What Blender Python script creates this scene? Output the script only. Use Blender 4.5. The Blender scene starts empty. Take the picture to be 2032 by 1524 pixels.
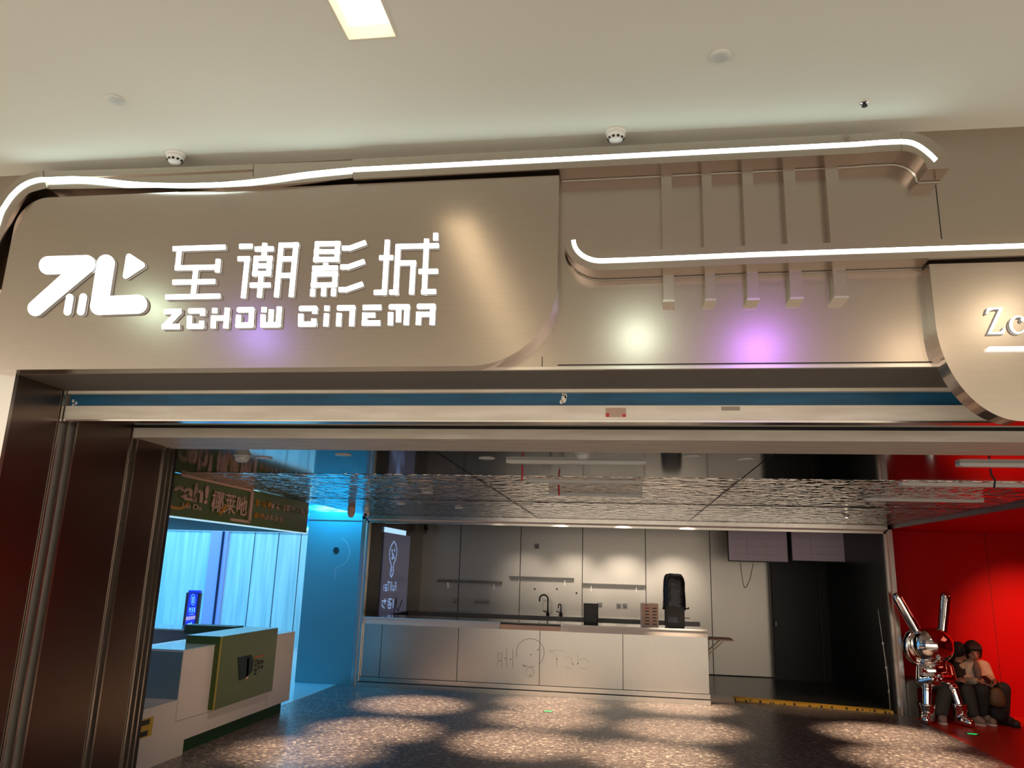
import bpy, bmesh, math, random
import numpy as np
from mathutils import Vector, Matrix
random.seed(7)
C = bpy.context.scene.collection
sc = bpy.context.scene
PI = math.pi

# ------------------------------------------------------------------ camera frame
F = 1520.0
CX, CY = 1016.0, 762.0
H = 1.65
_vz = np.array([1205 - CX, -5500 - CY, F]); _vz /= np.linalg.norm(_vz)
_vy = np.array([1237 - CX, 1142 - CY, F]); _vy /= np.linalg.norm(_vy)
_vy -= _vy.dot(_vz) * _vz; _vy /= np.linalg.norm(_vy)
_vx = np.cross(_vy, _vz)
if _vx[0] < 0: _vx = -_vx
R = np.stack([_vx, _vy, _vz], 1)

def _ray(px, py): return R.T @ np.array([px - CX, py - CY, F])
def at_y(px, py, y):
    d = _ray(px, py); p = d * (y / d[1]); return Vector((p[0], y, p[2] + H))
def at_z(px, py, z):
    d = _ray(px, py); p = d * ((z - H) / d[2]); return Vector((p[0], p[1], z))
def at_x(px, py, x):
    d = _ray(px, py); p = d * (x / d[0]); return Vector((x, p[1], p[2] + H))

cam = bpy.data.cameras.new('camera'); cam_o = bpy.data.objects.new('camera', cam); C.objects.link(cam_o)
cam.sensor_width = 36; cam.lens = F / 2032 * 36; cam.clip_start = 0.05
r_, u_, b_ = R[0], -R[1], -R[2]
cam_o.matrix_world = Matrix(((r_[0], u_[0], b_[0], 0), (r_[1], u_[1], b_[1], 0), (r_[2], u_[2], b_[2], H), (0, 0, 0, 1)))
sc.camera = cam_o
vs = sc.view_settings
vs.view_transform = 'Standard'; vs.look = 'None'; vs.gamma = 1; vs.exposure = 0.14; vs.use_curve_mapping = False

# ------------------------------------------------------------------ materials
def mat(name, col, rough=0.5, metal=0.0, emit=None, estr=0.0, spec=0.5, coat=0.0):
    m = bpy.data.materials.new(name); m.use_nodes = True
    b = m.node_tree.nodes['Principled BSDF']
    b.inputs['Base Color'].default_value = (*col, 1); b.inputs['Roughness'].default_value = rough
    b.inputs['Metallic'].default_value = metal; b.inputs['Specular IOR Level'].default_value = spec
    b.inputs['Coat Weight'].default_value = coat
    if emit: b.inputs['Emission Color'].default_value = (*emit, 1); b.inputs['Emission Strength'].default_value = estr
    return m
def nodes(m): return m.node_tree.nodes, m.node_tree.links, m.node_tree.nodes['Principled BSDF']
def add_noise(m, scale=(1, 1, 1), nscale=5, detail=4, c0=None, c1=None, lo=0.35, hi=0.65, bump=0, rough=None, dist=0):
    N, L, b = nodes(m)
    tc = N.new('ShaderNodeTexCoord'); mp = N.new('ShaderNodeMapping'); mp.inputs['Scale'].default_value = scale
    nz = N.new('ShaderNodeTexNoise'); nz.inputs['Scale'].default_value = nscale; nz.inputs['Detail'].default_value = detail
    nz.inputs['Distortion'].default_value = dist
    L.new(tc.outputs['Object'], mp.inputs[0]); L.new(mp.outputs[0], nz.inputs['Vector'])
    if c0 is not None:
        cr = N.new('ShaderNodeValToRGB'); cr.color_ramp.elements[0].position = lo; cr.color_ramp.elements[1].position = hi
        cr.color_ramp.elements[0].color = (*c0, 1); cr.color_ramp.elements[1].color = (*c1, 1)
        L.new(nz.outputs['Fac'], cr.inputs[0]); L.new(cr.outputs[0], b.inputs['Base Color'])
    if rough:
        mr = N.new('ShaderNodeMapRange'); mr.inputs['To Min'].default_value = rough[0]; mr.inputs['To Max'].default_value = rough[1]
        L.new(nz.outputs['Fac'], mr.inputs['Value']); L.new(mr.outputs[0], b.inputs['Roughness'])
    if bump:
        bp = N.new('ShaderNodeBump'); bp.inputs['Strength'].default_value = bump; bp.inputs['Distance'].default_value = 0.01
        L.new(nz.outputs['Fac'], bp.inputs['Height']); L.new(bp.outputs[0], b.inputs['Normal'])
    return m

def brushed(name, col, rough, vertical=False, lo=0.94, bump=0.005):
    m = mat(name, col, rough, 1.0)
    s = (60, 60, 1.5) if vertical else (1.5, 60, 60)
    add_noise(m, s, 6, 3, tuple(c * lo for c in col), col, 0.3, 0.7, bump=bump)
    return m
M = {}
M['champagne'] = brushed('brushed champagne steel', (0.48, 0.41, 0.355), 0.215)
M['steel'] = brushed('brushed steel', (0.60, 0.56, 0.51), 0.30, True)
M['steel_edge'] = brushed('polished steel edge', (0.68, 0.64, 0.58), 0.22)
M['jamb'] = brushed('dark bronze steel', (0.23, 0.175, 0.145), 0.26, True)
M['wallsteel'] = brushed('brushed wall steel', (0.44, 0.41, 0.37), 0.36, True)
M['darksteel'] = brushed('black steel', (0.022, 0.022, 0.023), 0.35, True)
M['pocket'] = mat('grey brown pocket board', (0.17, 0.135, 0.115), 0.5, 0.0)
M['bluepanel'] = mat('satin wall panel', (0.14, 0.40, 0.46), 0.38, 0.55)
M['dull'] = mat('dull grey metal', (0.22, 0.21, 0.20), 0.5, 0.8)
M['black'] = mat('matt black', (0.012, 0.012, 0.013), 0.55)
M['seam'] = mat('dark joint', (0.01, 0.01, 0.01), 0.7)
M['blackgloss'] = mat('glossy black', (0.015, 0.015, 0.017), 0.12)
M['ceil'] = add_noise(mat('painted mall ceiling', (0.76, 0.76, 0.68), 0.8), (1, 1, 1), 1.2, 2, (0.86, 0.87, 0.78), (0.88, 0.89, 0.80))
M['cream'] = add_noise(mat('cream paint', (0.62, 0.55, 0.44), 0.5), (1, 8, 8), 3, 5, (0.72, 0.64, 0.53), (0.86, 0.79, 0.68))
M['blue_paint'] = add_noise(mat('scuffed blue paint', (0.01, 0.10, 0.20), 0.45), (1, 4, 6), 3, 6, (0.008, 0.075, 0.155), (0.012, 0.12, 0.24))
M['white'] = mat('white plastic', (0.75, 0.73, 0.70), 0.35)
M['whitepaint'] = mat('white laminate', (0.62, 0.57, 0.53), 0.32)
M['led'] = mat('white led diffuser', (0.9, 0.9, 0.9), 0.5, emit=(0.72, 1.0, 0.98), estr=4.5)
M['letter'] = mat('lit white acrylic', (0.85, 0.85, 0.85), 0.4, emit=(0.93, 1.0, 0.98), estr=1.8)
M['emblem'] = mat('lit white acrylic emblem', (0.85, 0.85, 0.85), 0.4, emit=(0.92, 1.0, 0.97), estr=0.95)
M['letter_side'] = mat('letter side', (0.55, 0.55, 0.55), 0.5)
M['creamlight'] = mat('cream light diffuser', (0.8, 0.75, 0.6), 0.5, emit=(1.0, 0.82, 0.56), estr=2.0)
M['troughwall'] = mat('white trough side', (0.85, 0.8, 0.68), 0.6)
M['green'] = mat('green lacquer', (0.042, 0.080, 0.007), 0.30)
M['greendark'] = mat('dark green board', (0.006, 0.045, 0.016), 0.6)
M['signpink'] = mat('unlit letter face', (0.55, 0.36, 0.29), 0.5)
M['orange'] = mat('orange letter face', (0.60, 0.26, 0.03), 0.5)
M['red'] = add_noise(mat('red lacquered wall', (0.55, 0.003, 0.004), 0.5, spec=0.15), (1, 1, 1), 1.0, 2, (0.53, 0.003, 0.004), (0.57, 0.004, 0.005))
M['redfloor'] = mat('red floor', (0.60, 0.022, 0.010), 0.35)
M['redcable'] = mat('red cable', (0.55, 0.01, 0.02), 0.4)
M['chrome'] = mat('mirror chrome', (0.82, 0.78, 0.76), 0.045, 1.0)
M['cyanwall'] = add_noise(mat('pale streaked glass wall', (0.6, 0.75, 0.7), 0.35), (5, 1, 0.25), 2.2, 3, (0.42, 0.62, 0.60), (0.72, 0.88, 0.80), 0.3, 0.7)
M['lilac'] = mat('lilac pilaster', (0.45, 0.42, 0.80), 0.4)
M['palefloor'] = mat('pale tiles', (0.6, 0.68, 0.66), 0.15)
M['yellow'] = None
M['stone'] = add_noise(mat('grey composite', (0.14, 0.12, 0.105), 0.5), (1, 1, 1), 20, 4, (0.11, 0.095, 0.08), (0.17, 0.145, 0.125))
M['skin'] = mat('skin', (0.45, 0.23, 0.15), 0.5)
M['hair'] = mat('black hair', (0.008, 0.006, 0.006), 0.7)
M['jacket'] = add_noise(mat('cream jacket', (0.50, 0.44, 0.33), 0.8), (1, 1, 1), 14, 3, (0.42, 0.36, 0.26), (0.54, 0.48, 0.36), bump=0.3)
M['shirt'] = mat('grey brown top', (0.16, 0.12, 0.10), 0.8)
M['darkcloth'] = mat('black cloth', (0.012, 0.011, 0.011), 0.8)
M['greycloth'] = mat('dark grey trousers', (0.05, 0.052, 0.05), 0.8)
M['denim'] = mat('charcoal trousers', (0.035, 0.036, 0.035), 0.8)
M['shoe'] = mat('pale canvas shoe', (0.33, 0.25, 0.20), 0.7)
M['shoedark'] = mat('dark shoe', (0.05, 0.035, 0.03), 0.6)
M['bag'] = add_noise(mat('tan bag leather', (0.16, 0.09, 0.04), 0.6), (1, 1, 1), 9, 3, (0.12, 0.065, 0.03), (0.2, 0.115, 0.05))
M['screenoff'] = mat('blank lilac screen', (0.62, 0.52, 0.62), 0.4)
M['screenline'] = mat('screen hairline', (0.10, 0.08, 0.10), 0.5)
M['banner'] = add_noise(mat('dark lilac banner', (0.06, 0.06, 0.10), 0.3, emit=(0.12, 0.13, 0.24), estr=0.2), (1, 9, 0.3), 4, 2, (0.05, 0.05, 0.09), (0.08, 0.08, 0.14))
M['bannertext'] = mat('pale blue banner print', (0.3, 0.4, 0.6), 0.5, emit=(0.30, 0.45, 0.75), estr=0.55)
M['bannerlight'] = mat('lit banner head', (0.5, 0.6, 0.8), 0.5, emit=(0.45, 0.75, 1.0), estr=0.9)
M['signblue'] = mat('blue sign face', (0.0, 0.03, 0.6), 0.3, emit=(0.0, 0.03, 0.75), estr=0.6)
M['signframe'] = mat('navy sign frame', (0.0, 0.008, 0.04), 0.35)
M['signwhite'] = mat('pale cyan print', (0.3, 0.7, 1.0), 0.4, emit=(0.2, 0.65, 1.0), estr=0.6)
M['pinkprint'] = mat('pink print', (0.7, 0.5, 0.8), 0.4, emit=(0.6, 0.4, 0.8), estr=0.4)
M['greenlit'] = mat('lit green marker', (0.0, 0.6, 0.1), 0.4, emit=(0.0, 1.0, 0.15), estr=0.9)
M['peach'] = mat('peach face', (0.62, 0.40, 0.30), 0.5)
M['redprint'] = mat('red slot', (0.5, 0.03, 0.02), 0.5)
M['glassy'] = mat('glossy pale glass top', (0.45, 0.6, 0.65), 0.08)
M['counterglass'] = mat('glass display end', (0.16, 0.22, 0.24), 0.15)
M['residue'] = mat('glue residue', (0.12, 0.10, 0.085), 0.6)
M['lampoff'] = mat('frosted lamp glass', (0.62, 0.66, 0.64), 0.3)
M['woodtop'] = mat('worn pink board', (0.42, 0.26, 0.20), 0.6)
M['ivory'] = mat('ivory metal', (0.55, 0.48, 0.34), 0.4)
M['frameledge'] = mat('pinkish frame strip', (0.62, 0.46, 0.40), 0.35)

def terrazzo():
    m = mat('brown terrazzo', (0.1, 0.08, 0.07), 0.30)
    N, L, b = nodes(m)
    tc = N.new('ShaderNodeTexCoord')
    v = N.new('ShaderNodeTexVoronoi'); v.inputs['Scale'].default_value = 42; v.feature = 'F1'
    v2 = N.new('ShaderNodeTexVoronoi'); v2.inputs['Scale'].default_value = 13
    nz = N.new('ShaderNodeTexNoise'); nz.inputs['Scale'].default_value = 60; nz.inputs['Detail'].default_value = 5
    for x in (v, v2, nz): L.new(tc.outputs['Object'], x.inputs['Vector'])
    sep = N.new('ShaderNodeSeparateColor'); L.new(v.outputs['Color'], sep.inputs[0])
    cr = N.new('ShaderNodeValToRGB'); e = cr.color_ramp.elements
    e[0].position = 0.0; e[0].color = (0.11, 0.085, 0.08, 1); e[1].position = 1.0; e[1].color = (0.70, 0.60, 0.52, 1)
    for p, c in ((0.45, (0.20, 0.155, 0.14, 1)), (0.8, (0.29, 0.235, 0.21, 1)), (0.93, (0.44, 0.36, 0.32, 1))):
        k = e.new(p); k.color = c
    L.new(sep.outputs[0], cr.inputs[0])
    # large pale chips
    sep2 = N.new('ShaderNodeSeparateColor'); L.new(v2.outputs['Color'], sep2.inputs[0])
    g1 = N.new('ShaderNodeMath'); g1.operation = 'GREATER_THAN'; g1.inputs[1].default_value = 0.84; L.new(sep2.outputs[1], g1.inputs[0])
    g2 = N.new('ShaderNodeMath'); g2.operation = 'LESS_THAN'; g2.inputs[1].default_value = 0.22; L.new(v2.outputs['Distance'], g2.inputs[0])
    mu = N.new('ShaderNodeMath'); mu.operation = 'MULTIPLY'; L.new(g1.outputs[0], mu.inputs[0]); L.new(g2.outputs[0], mu.inputs[1])
    mx = N.new('ShaderNodeMix'); mx.data_type = 'RGBA'; L.new(mu.outputs[0], mx.inputs['Factor']); L.new(cr.outputs[0], mx.inputs['A'])
    mx.inputs['B'].default_value = (0.78, 0.66, 0.54, 1)
    mr = N.new('ShaderNodeMix'); mr.data_type = 'RGBA'; mr.blend_type = 'MULTIPLY'; mr.inputs['Factor'].default_value = 0.5
    L.new(mx.outputs['Result'], mr.inputs['A']); L.new(nz.outputs['Fac'], mr.inputs['B'])
    L.new(mr.outputs['Result'], b.inputs['Base Color'])
    return m
M['terrazzo'] = terrazzo()

def ripple():
    m = mat('water rippled mirror steel', (0.50, 0.46, 0.42), 0.06, 1.0)
    N, L, b = nodes(m)
    tc = N.new('ShaderNodeTexCoord')
    nz = N.new('ShaderNodeTexNoise'); nz.inputs['Scale'].default_value = 8; nz.inputs['Detail'].default_value = 1.5; nz.inputs['Distortion'].default_value = 0.6
    L.new(tc.outputs['Object'], nz.inputs['Vector'])
    bp = N.new('ShaderNodeBump'); bp.inputs['Strength'].default_value = 1.0; bp.inputs['Distance'].default_value = 0.06
    L.new(nz.outputs['Fac'], bp.inputs['Height']); L.new(bp.outputs[0], b.inputs['Normal'])
    return m
M['ripple'] = ripple()
M['smoothceil'] = mat('dark mirror ceiling', (0.075, 0.07, 0.072), 0.08, 1.0)

def yellow_mat():
    m = mat('yellow perforated sill', (0.55, 0.28, 0.02), 0.5)
    N, L, b = nodes(m)
    tc = N.new('ShaderNodeTexCoord'); mp = N.new('ShaderNodeMapping'); mp.inputs['Scale'].default_value = (16, 30, 16)
    v = N.new('ShaderNodeTexVoronoi'); v.inputs['Scale'].default_value = 1.0; v.inputs['Randomness'].default_value = 0.35
    L.new(tc.outputs['Object'], mp.inputs[0]); L.new(mp.outputs[0], v.inputs['Vector'])
    cr = N.new('ShaderNodeValToRGB'); cr.color_ramp.elements[0].position = 0.26; cr.color_ramp.elements[1].position = 0.32
    cr.color_ramp.elements[0].color = (0.06, 0.03, 0.01, 1); cr.color_ramp.elements[1].color = (0.80, 0.42, 0.03, 1)
    L.new(v.outputs['Distance'], cr.inputs[0]); L.new(cr.outputs[0], b.inputs['Base Color'])
    return m
M['yellow'] = yellow_mat()

def sky_screen():
    m = mat('led screen with blue sky', (0.02, 0.02, 0.02), 0.3)
    N, L, b = nodes(m)
    tc = N.new('ShaderNodeTexCoord'); mp = N.new('ShaderNodeMapping'); mp.inputs['Scale'].default_value = (0.6, 1, 3.0)
    nz = N.new('ShaderNodeTexNoise'); nz.inputs['Scale'].default_value = 1.6; nz.inputs['Detail'].default_value = 5
    L.new(tc.outputs['Object'], mp.inputs[0]); L.new(mp.outputs[0], nz.inputs['Vector'])
    cr = N.new('ShaderNodeValToRGB'); e = cr.color_ramp.elements
    e[0].position = 0.38; e[0].color = (0.0, 0.10, 0.62, 1); e[1].position = 0.66; e[1].color = (0.35, 0.95, 1.0, 1)
    k = e.new(0.5); k.color = (0.01, 0.36, 0.85, 1)
    L.new(nz.outputs['Fac'], cr.inputs[0]); L.new(cr.outputs[0], b.inputs['Emission Color']); b.inputs['Emission Strength'].default_value = 2.2
    return m
M['skyscreen'] = sky_screen()

# ------------------------------------------------------------------ mesh helpers
def obj(name, bm, m, parent=None, smooth=False, loc=None):
    me = bpy.data.meshes.new(name)
    bmesh.ops.recalc_face_normals(bm, faces=bm.faces[:])
    bm.to_mesh(me); bm.free()
    if m is not None: me.materials.append(m)
    if smooth: me.shade_smooth()
    o = bpy.data.objects.new(name, me); C.objects.link(o)
    if parent is not None:
        o.parent = parent
        o.matrix_parent_inverse = Matrix.Translation(parent.location).inverted()
    return o
def tag(o, label, cat, group=None, kind=None):
    o['label'] = label; o['category'] = cat
    if group: o['group'] = group
    if kind: o['kind'] = kind
    return o
def thing(name, label, cat, loc=(0, 0, 0), group=None):
    o = bpy.data.objects.new(name, None); C.objects.link(o); o.location = loc; o.empty_display_size = 0.1
    return tag(o, label, cat, group)
def struct(name, bm, m, label=None, parent=None, smooth=False):
    o = obj(name, bm, m, parent, smooth)
    if parent is None: o['kind'] = 'structure'
    if label: o['label'] = label
    return o
def bx(x0, x1, y0, y1, z0, z1, bm=None, bev=0):
    bm = bm or bmesh.new()
    vs_ = [bm.verts.new((x, y, z)) for x in (x0, x1) for y in (y0, y1) for z in (z0, z1)]
    fs = []
    for f in ((0, 1, 3, 2), (4, 6, 7, 5), (0, 4, 5, 1), (2, 3, 7, 6), (0, 2, 6, 4), (1, 5, 7, 3)):
        fs.append(bm.faces.new([vs_[i] for i in f]))
    if bev:
        es = list({e for f in fs for e in f.edges})
        bmesh.ops.bevel(bm, geom=es, offset=bev, segments=2, affect='EDGES')
    return bm
def prism(pts, d, bm=None):
    """extrude a planar polygon (list of Vectors) by the vector d"""
    bm = bm or bmesh.new(); d = Vector(d)
    a = [bm.verts.new(p) for p in pts]; b = [bm.verts.new(Vector(p) + d) for p in pts]
    n = len(pts)
    bm.faces.new(a); bm.faces.new(b[::-1])
    for i in range(n): bm.faces.new((a[i], a[(i + 1) % n], b[(i + 1) % n], b[i]))
    return bm
def hull2(circs, seg=20):
    pts = []
    for (x, y, r) in circs:
        for k in range(seg): pts.append((x + r * math.cos(2 * PI * k / seg), y + r * math.sin(2 * PI * k / seg)))
    pts = sorted(set(pts))
    def half(P):
        h = []
        for p in P:
            while len(h) > 1 and (h[-1][0] - h[-2][0]) * (p[1] - h[-2][1]) - (h[-1][1] - h[-2][1]) * (p[0] - h[-2][0]) <= 0: h.pop()
            h.append(p)
        return h
    lo = half(pts); up = half(pts[::-1])
    return lo[:-1] + up[:-1]
def stroke_pts(p, q, hw, r):
    p = Vector(p); q = Vector(q); d = (q - p).normalized(); n = Vector((-d.y, d.x))
    out = []
    for c, s in ((p, 1), (q, -1)):
        for t in (1, -1):
            k = c + d * s * r + n * t * (hw - r); out.append((k.x, k.y, r))
    return hull2(out, 12)
def sphere(c, r, bm=None, seg=24, scale=(1, 1, 1), rot=None):
    bm = bm or bmesh.new()
    mx = Matrix.Translation(c) @ (rot.to_4x4() if rot else Matrix()) @ Matrix.Diagonal((r * scale[0], r * scale[1], r * scale[2], 1))
    bmesh.ops.create_uvsphere(bm, u_segments=seg, v_segments=max(8, seg // 2), radius=1, matrix=mx)
    return bm
def cyl(p, q, r0, r1=None, bm=None, seg=20):
    bm = bm or bmesh.new(); p = Vector(p); q = Vector(q); r1 = r0 if r1 is None else r1
    d = q - p; rot = d.to_track_quat('Z', 'Y').to_matrix().to_4x4()
    bmesh.ops.create_cone(bm, cap_ends=True, segments=seg, radius1=r0, radius2=r1, depth=d.length,
                          matrix=Matrix.Translation((p + q) / 2) @ rot)
    return bm
def limb(p, q, r0, r1, bm, seg=16):
    cyl(p, q, r0, r1, bm, seg); sphere(p, r0, bm, seg); sphere(q, r1, bm, seg); return bm
def chain(pts, bm):
    for (p, r), (q, s) in zip(pts, pts[1:]): limb(p, q, r, s, bm)
    return bm
def tube(pts, r, bm=None, seg=10):
    bm = bm or bmesh.new()
    for p, q in zip(pts, pts[1:]): cyl(p, q, r, r, bm, seg)
    for p in pts[1:-1]: sphere(p, r, bm, seg)
    return bm
def lathe(profile, c, bm=None, seg=32, up=1):
    """profile: (radius, height) pairs round the vertical axis through c"""
    bm = bm or bmesh.new(); rings = []
    for r, h in profile:
        rings.append([bm.verts.new((c[0] + r * math.cos(2 * PI * k / seg), c[1] + r * math.sin(2 * PI * k / seg), c[2] + up * h)) for k in range(seg)])
    for a, b in zip(rings, rings[1:]):
        for k in range(seg): bm.faces.new((a[k], a[(k + 1) % seg], b[(k + 1) % seg], b[k]))
    bm.faces.new(rings[0]); bm.faces.new(rings[-1][::-1])
    return bm
def remesh(o, v=0.012, it=4, disp=None):
    md = o.modifiers.new('skin', 'REMESH'); md.mode = 'VOXEL'; md.voxel_size = v; md.use_smooth_shade = True
    sm = o.modifiers.new('smooth', 'SMOOTH'); sm.iterations = it; sm.factor = 0.6
    return o
def text_bm(txt, size, mtx, extrude=0.01, offset=0.0, align='LEFT'):
    cu = bpy.data.curves.new('lettering', 'FONT'); cu.body = txt; cu.size = size; cu.extrude = extrude; cu.offset = offset; cu.align_x = align
    o = bpy.data.objects.new('lettering', cu); C.objects.link(o)
    dg = bpy.context.evaluated_depsgraph_get(); dg.update()
    me = bpy.data.meshes.new_from_object(o.evaluated_get(dg)); bm = bmesh.new(); bm.from_mesh(me)
    bpy.data.objects.remove(o); bpy.data.curves.remove(cu); bpy.data.meshes.remove(me)
    bmesh.ops.transform(bm, matrix=mtx, verts=bm.verts[:])
    return bm
def area(name, loc, rot, size, power, col, size_y=None, shape='RECTANGLE', spread=PI):
    l = bpy.data.lights.new(name, 'AREA'); l.shape = shape; l.size = size
    if size_y: l.size_y = size_y
    l.energy = power; l.color = col; l.spread = spread
    o = bpy.data.objects.new(name, l); C.objects.link(o); o.location = loc; o.rotation_euler = rot; return o
def spot(name, loc, target, power, col, angle, blend=0.5, r=0.03):
    l = bpy.data.lights.new(name, 'SPOT'); l.energy = power; l.color = col; l.spot_size = angle; l.spot_blend = blend; l.shadow_soft_size = r
    o = bpy.data.objects.new(name, l); C.objects.link(o); o.location = loc
    o.rotation_euler = (Vector(target) - Vector(loc)).to_track_quat('-Z', 'Y').to_euler(); return o

# ------------------------------------------------------------------ the setting
YF = 3.10        # fascia back plate plane
ZF = 2.475       # fascia bottom edge
ZC = 3.50        # mall ceiling
ZI = 2.38        # cinema lobby ceiling
YB = 11.06       # counter front / bar frame plane
XL = -2.80       # left jamb plane
# mall ceiling with a slot for the recessed lamp
lx0, lx1, ly1 = -0.975, -0.80, 2.288
bm = bx(-7, lx0, -6, 3.4, ZC, ZC + 0.12); bx(lx1, 7, -6, 3.4, ZC, ZC + 0.12, bm); bx(lx0, lx1, ly1, 3.4, ZC, ZC + 0.12, bm); bx(lx0, lx1, -6, -3.2, ZC, ZC + 0.12, bm)
struct('ceiling', bm, M['ceil'])
struct('floor', bx(-7, 3.6, 3.3, 11.6, -0.1, 0), M['terrazzo'])
struct('floor_mall', bx(-7, 7, -6, 3.3, -0.1, 0), mat('mall tiles', (0.36, 0.32, 0.27), 0.3))
struct('floor_red_alcove', bx(3.6, 9, 3.3, 11.6, -0.1, 0), M['redfloor'])
struct('floor_pale_hall', bx(-12, -4.02, 7.6, 15.4, -0.06, 0.004), M['palefloor'])
struct('floor_niche', bx(-3.8, 3.6, 11.6, 14.6, -0.1, 0.0), mat('dark niche floor', (0.05, 0.045, 0.042), 0.25))
# fascia wall above the opening
struct('wall_fascia', bx(-6, 7, YF, YF + 0.30, ZF, ZC), M['champagne'])
# left pier: front face and reveal in three bays
struct('wall_left_pier', bx(-6, XL, YF, YF + 0.02, 0, ZF), M['steel'])
bm = bx(XL - 0.25, XL, YF + 0.02, 3.415, 0, ZF)
struct('wall_reveal', bm, M['jamb'])
bm = bx(XL - 0.25, XL, 3.56, 4.0, 0, ZF); bx(XL - 0.25, XL, 4.07, 4.33, 0, ZF, bm)
struct('wall_reveal_inner', bm, M['jamb'])
struct('wall_reveal_end', bx(XL - 0.28, XL - 0.045, 4.45, 4.56, 0, ZI), mat('near black end panel', (0.02, 0.02, 0.022), 0.4, 0.3))
struct('wall_reveal_core', bx(XL - 0.30, XL - 0.05, 3.2, 4.5, 0, ZF), M['black'])
# guide rails of the shutters in the reveal
def rail(y0, y1, n, label):
    t = thing('shutter_guide_rail', label, 'guide rail', (XL, (y0 + y1) / 2, 0), 'shutter guide rails in the reveal')
    for k in range(n):
        a = y0 + (y1 - y0) * k / (n - 1)
        obj('rail_lip', bx(XL - 0.05, XL + 0.006, a - 0.006, a + 0.006, 0, ZF - 0.001), M['steel_edge'], t)
    obj('rail_channel', bx(XL - 0.055, XL - 0.03, y0, y1, 0, ZF - 0.001), M['dull'], t)
rail(3.425, 3.55, 3, 'wide steel shutter guide rail nearest the front of the left reveal')
rail(4.01, 4.06, 2, 'narrow steel guide rail in the middle of the left reveal')
rail(4.34, 4.44, 3, 'steel guide rail at the inner corner of the left reveal')
# right side far outside the frame
struct('wall_right_pier', bx(5.2, 9.1, YF, 4.45, 0, ZF), M['steel'])
# soffit over the shutter and the dark pocket
struct('trim_soffit_front', bx(XL, 7, YF + 0.012, 3.44, ZF - .006, ZF + 0.01), M['pocket'])
struct('wall_shutter_pocket', bx(-3.2, 7, 3.52, 4.02, 2.47, 2.60), M['pocket'])
struct('beam', bx(XL - 0.1, 7, 4.02, 4.45, 2.33, 2.9), M['cream'])
struct('trim_beam_edge', bx(XL, 7, 4.005, 4.02, 2.385, 2.40), M['seam'])

# roller shutter end, rolled up in its slot
sh = thing('roller_shutter', 'rolled up shutter edge with blue band between cream rails above the opening', 'roller shutter', (0, 3.47, 2.3))
zt = at_y(150, 776, 3.47).z; z1 = at_y(150, 783, 3.47).z; z2 = at_y(150, 807, 3.47).z; z3 = at_y(150, 836, 3.47).z
obj('top_rail', bx(XL, 6.9, 3.45, 3.50, z1, zt), M['cream'], sh, )
obj('backing_board', bx(XL, 6.9, 3.49, 3.51, z1 - 0.01, ZF), M['pocket'], sh)
obj('blue_band', bx(XL, 6.9, 3.475, 3.49, z2, z1), M['blue_paint'], sh)
obj('bottom_rail', bx(XL, 6.9, 3.45, 3.50, z3 + 0.004, z2), M['cream'], sh)
obj('bottom_lip', bx(XL - 0.02, 6.9, 3.437, 3.50, z3 - 0.004, z3 + 0.004), M['steel_edge'], sh)
# sticker remnants and scrape on the shutter
p = at_y(1222, 818, 3.447)
st_ = tag(obj('sticker', bx(p.x - .045, p.x + .045, 3.4465, 3.4495, p.z - .022, p.z + .02), mat('torn sticker', (0.50, 0.34, 0.26), 0.6)), 'torn pale square sticker with red corners on the cream shutter rail', 'sticker')
obj('corner_mark', bx(p.x - .045, p.x - .03, 3.446, 3.4466, p.z - .022, p.z - .004), M['redprint'], st_)
obj('corner_mark', bx(p.x + .03, p.x + .045, 3.446, 3.4466, p.z - .022, p.z - .008), M['redprint'], st_)
p = at_y(1450, 811, 3.447)
tag(obj('sticker', bx(p.x - .04, p.x + .04, 3.447, 3.4495, p.z - .008, p.z + .01), mat('worn label', (.36, .30, .25), .6)), 'narrow worn grey label strip on the cream shutter rail', 'sticker')
bm = bmesh.new()
for dx, dz, w, h in ((0, 0, .012, .022), (-.012, -.016, .008, .01), (.008, .012, .006, .012), (-.004, .02, .004, .008)):
    p = at_y(1119, 791, 3.4735); prism([Vector((p.x + dx + w * math.cos(a), 3.4735, p.z + dz + h * math.sin(a))) for a in [k * PI / 4 for k in range(8)]], (0, .001, 0), bm)
obj('paint_chip', bm, M['cream'], sh, )
bm = bmesh.new()
for k in range(3):
    p = at_y(147 + 4 * math.cos(k * 2.1), 800 + 5 * math.sin(k * 2.1), 3.4735)
    prism([Vector((p.x + .007 * math.cos(a), 3.4735, p.z + .009 * math.sin(a))) for a in [j * PI / 4 for j in range(8)]], (0, .001, 0), bm)
obj('paint_chip', bm, M['white'], sh)

# ------------------------------------------------------------------ fascia: sign panel, lettering
YP = 3.02
def tp(z):  # polygon in photo pixels on a fascia plane
    return [at_y(x, y, YP) for x, y in z]
def arc(cx, cy, rx, ry, a0, a1, n=16):
    return [(cx + rx * math.cos(a0 + (a1 - a0) * k / n), cy + ry * math.sin(a0 + (a1 - a0) * k / n)) for k in range(n + 1)]
pl_x0 = -2.886; pr = at_y(1107, 500, YP).x; pb = at_y(600, 729, YP).z; ptop = at_y(1100, 348, YP).z
rr = 0.36; rl = 0.155
P = [Vector((pl_x0, YP, pb))]
P += [Vector((pr - rr + rr * math.cos(a), YP, pb + rr + rr * math.sin(a))) for a in [-PI / 2 + k * PI / 40 for k in range(21)]]
P += [Vector((pr, YP, ptop))]
P += [Vector((pl_x0 + rl + rl * math.cos(a), YP, ptop - rl + rl * math.sin(a))) for a in [PI / 2 + k * PI / 32 for k in range(17)]]
sign = thing('cinema_sign', 'long champagne steel sign panel with lit white emblem, Chinese characters and ZCHOW CINEMA', 'sign', (pr, YP, pb))
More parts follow.
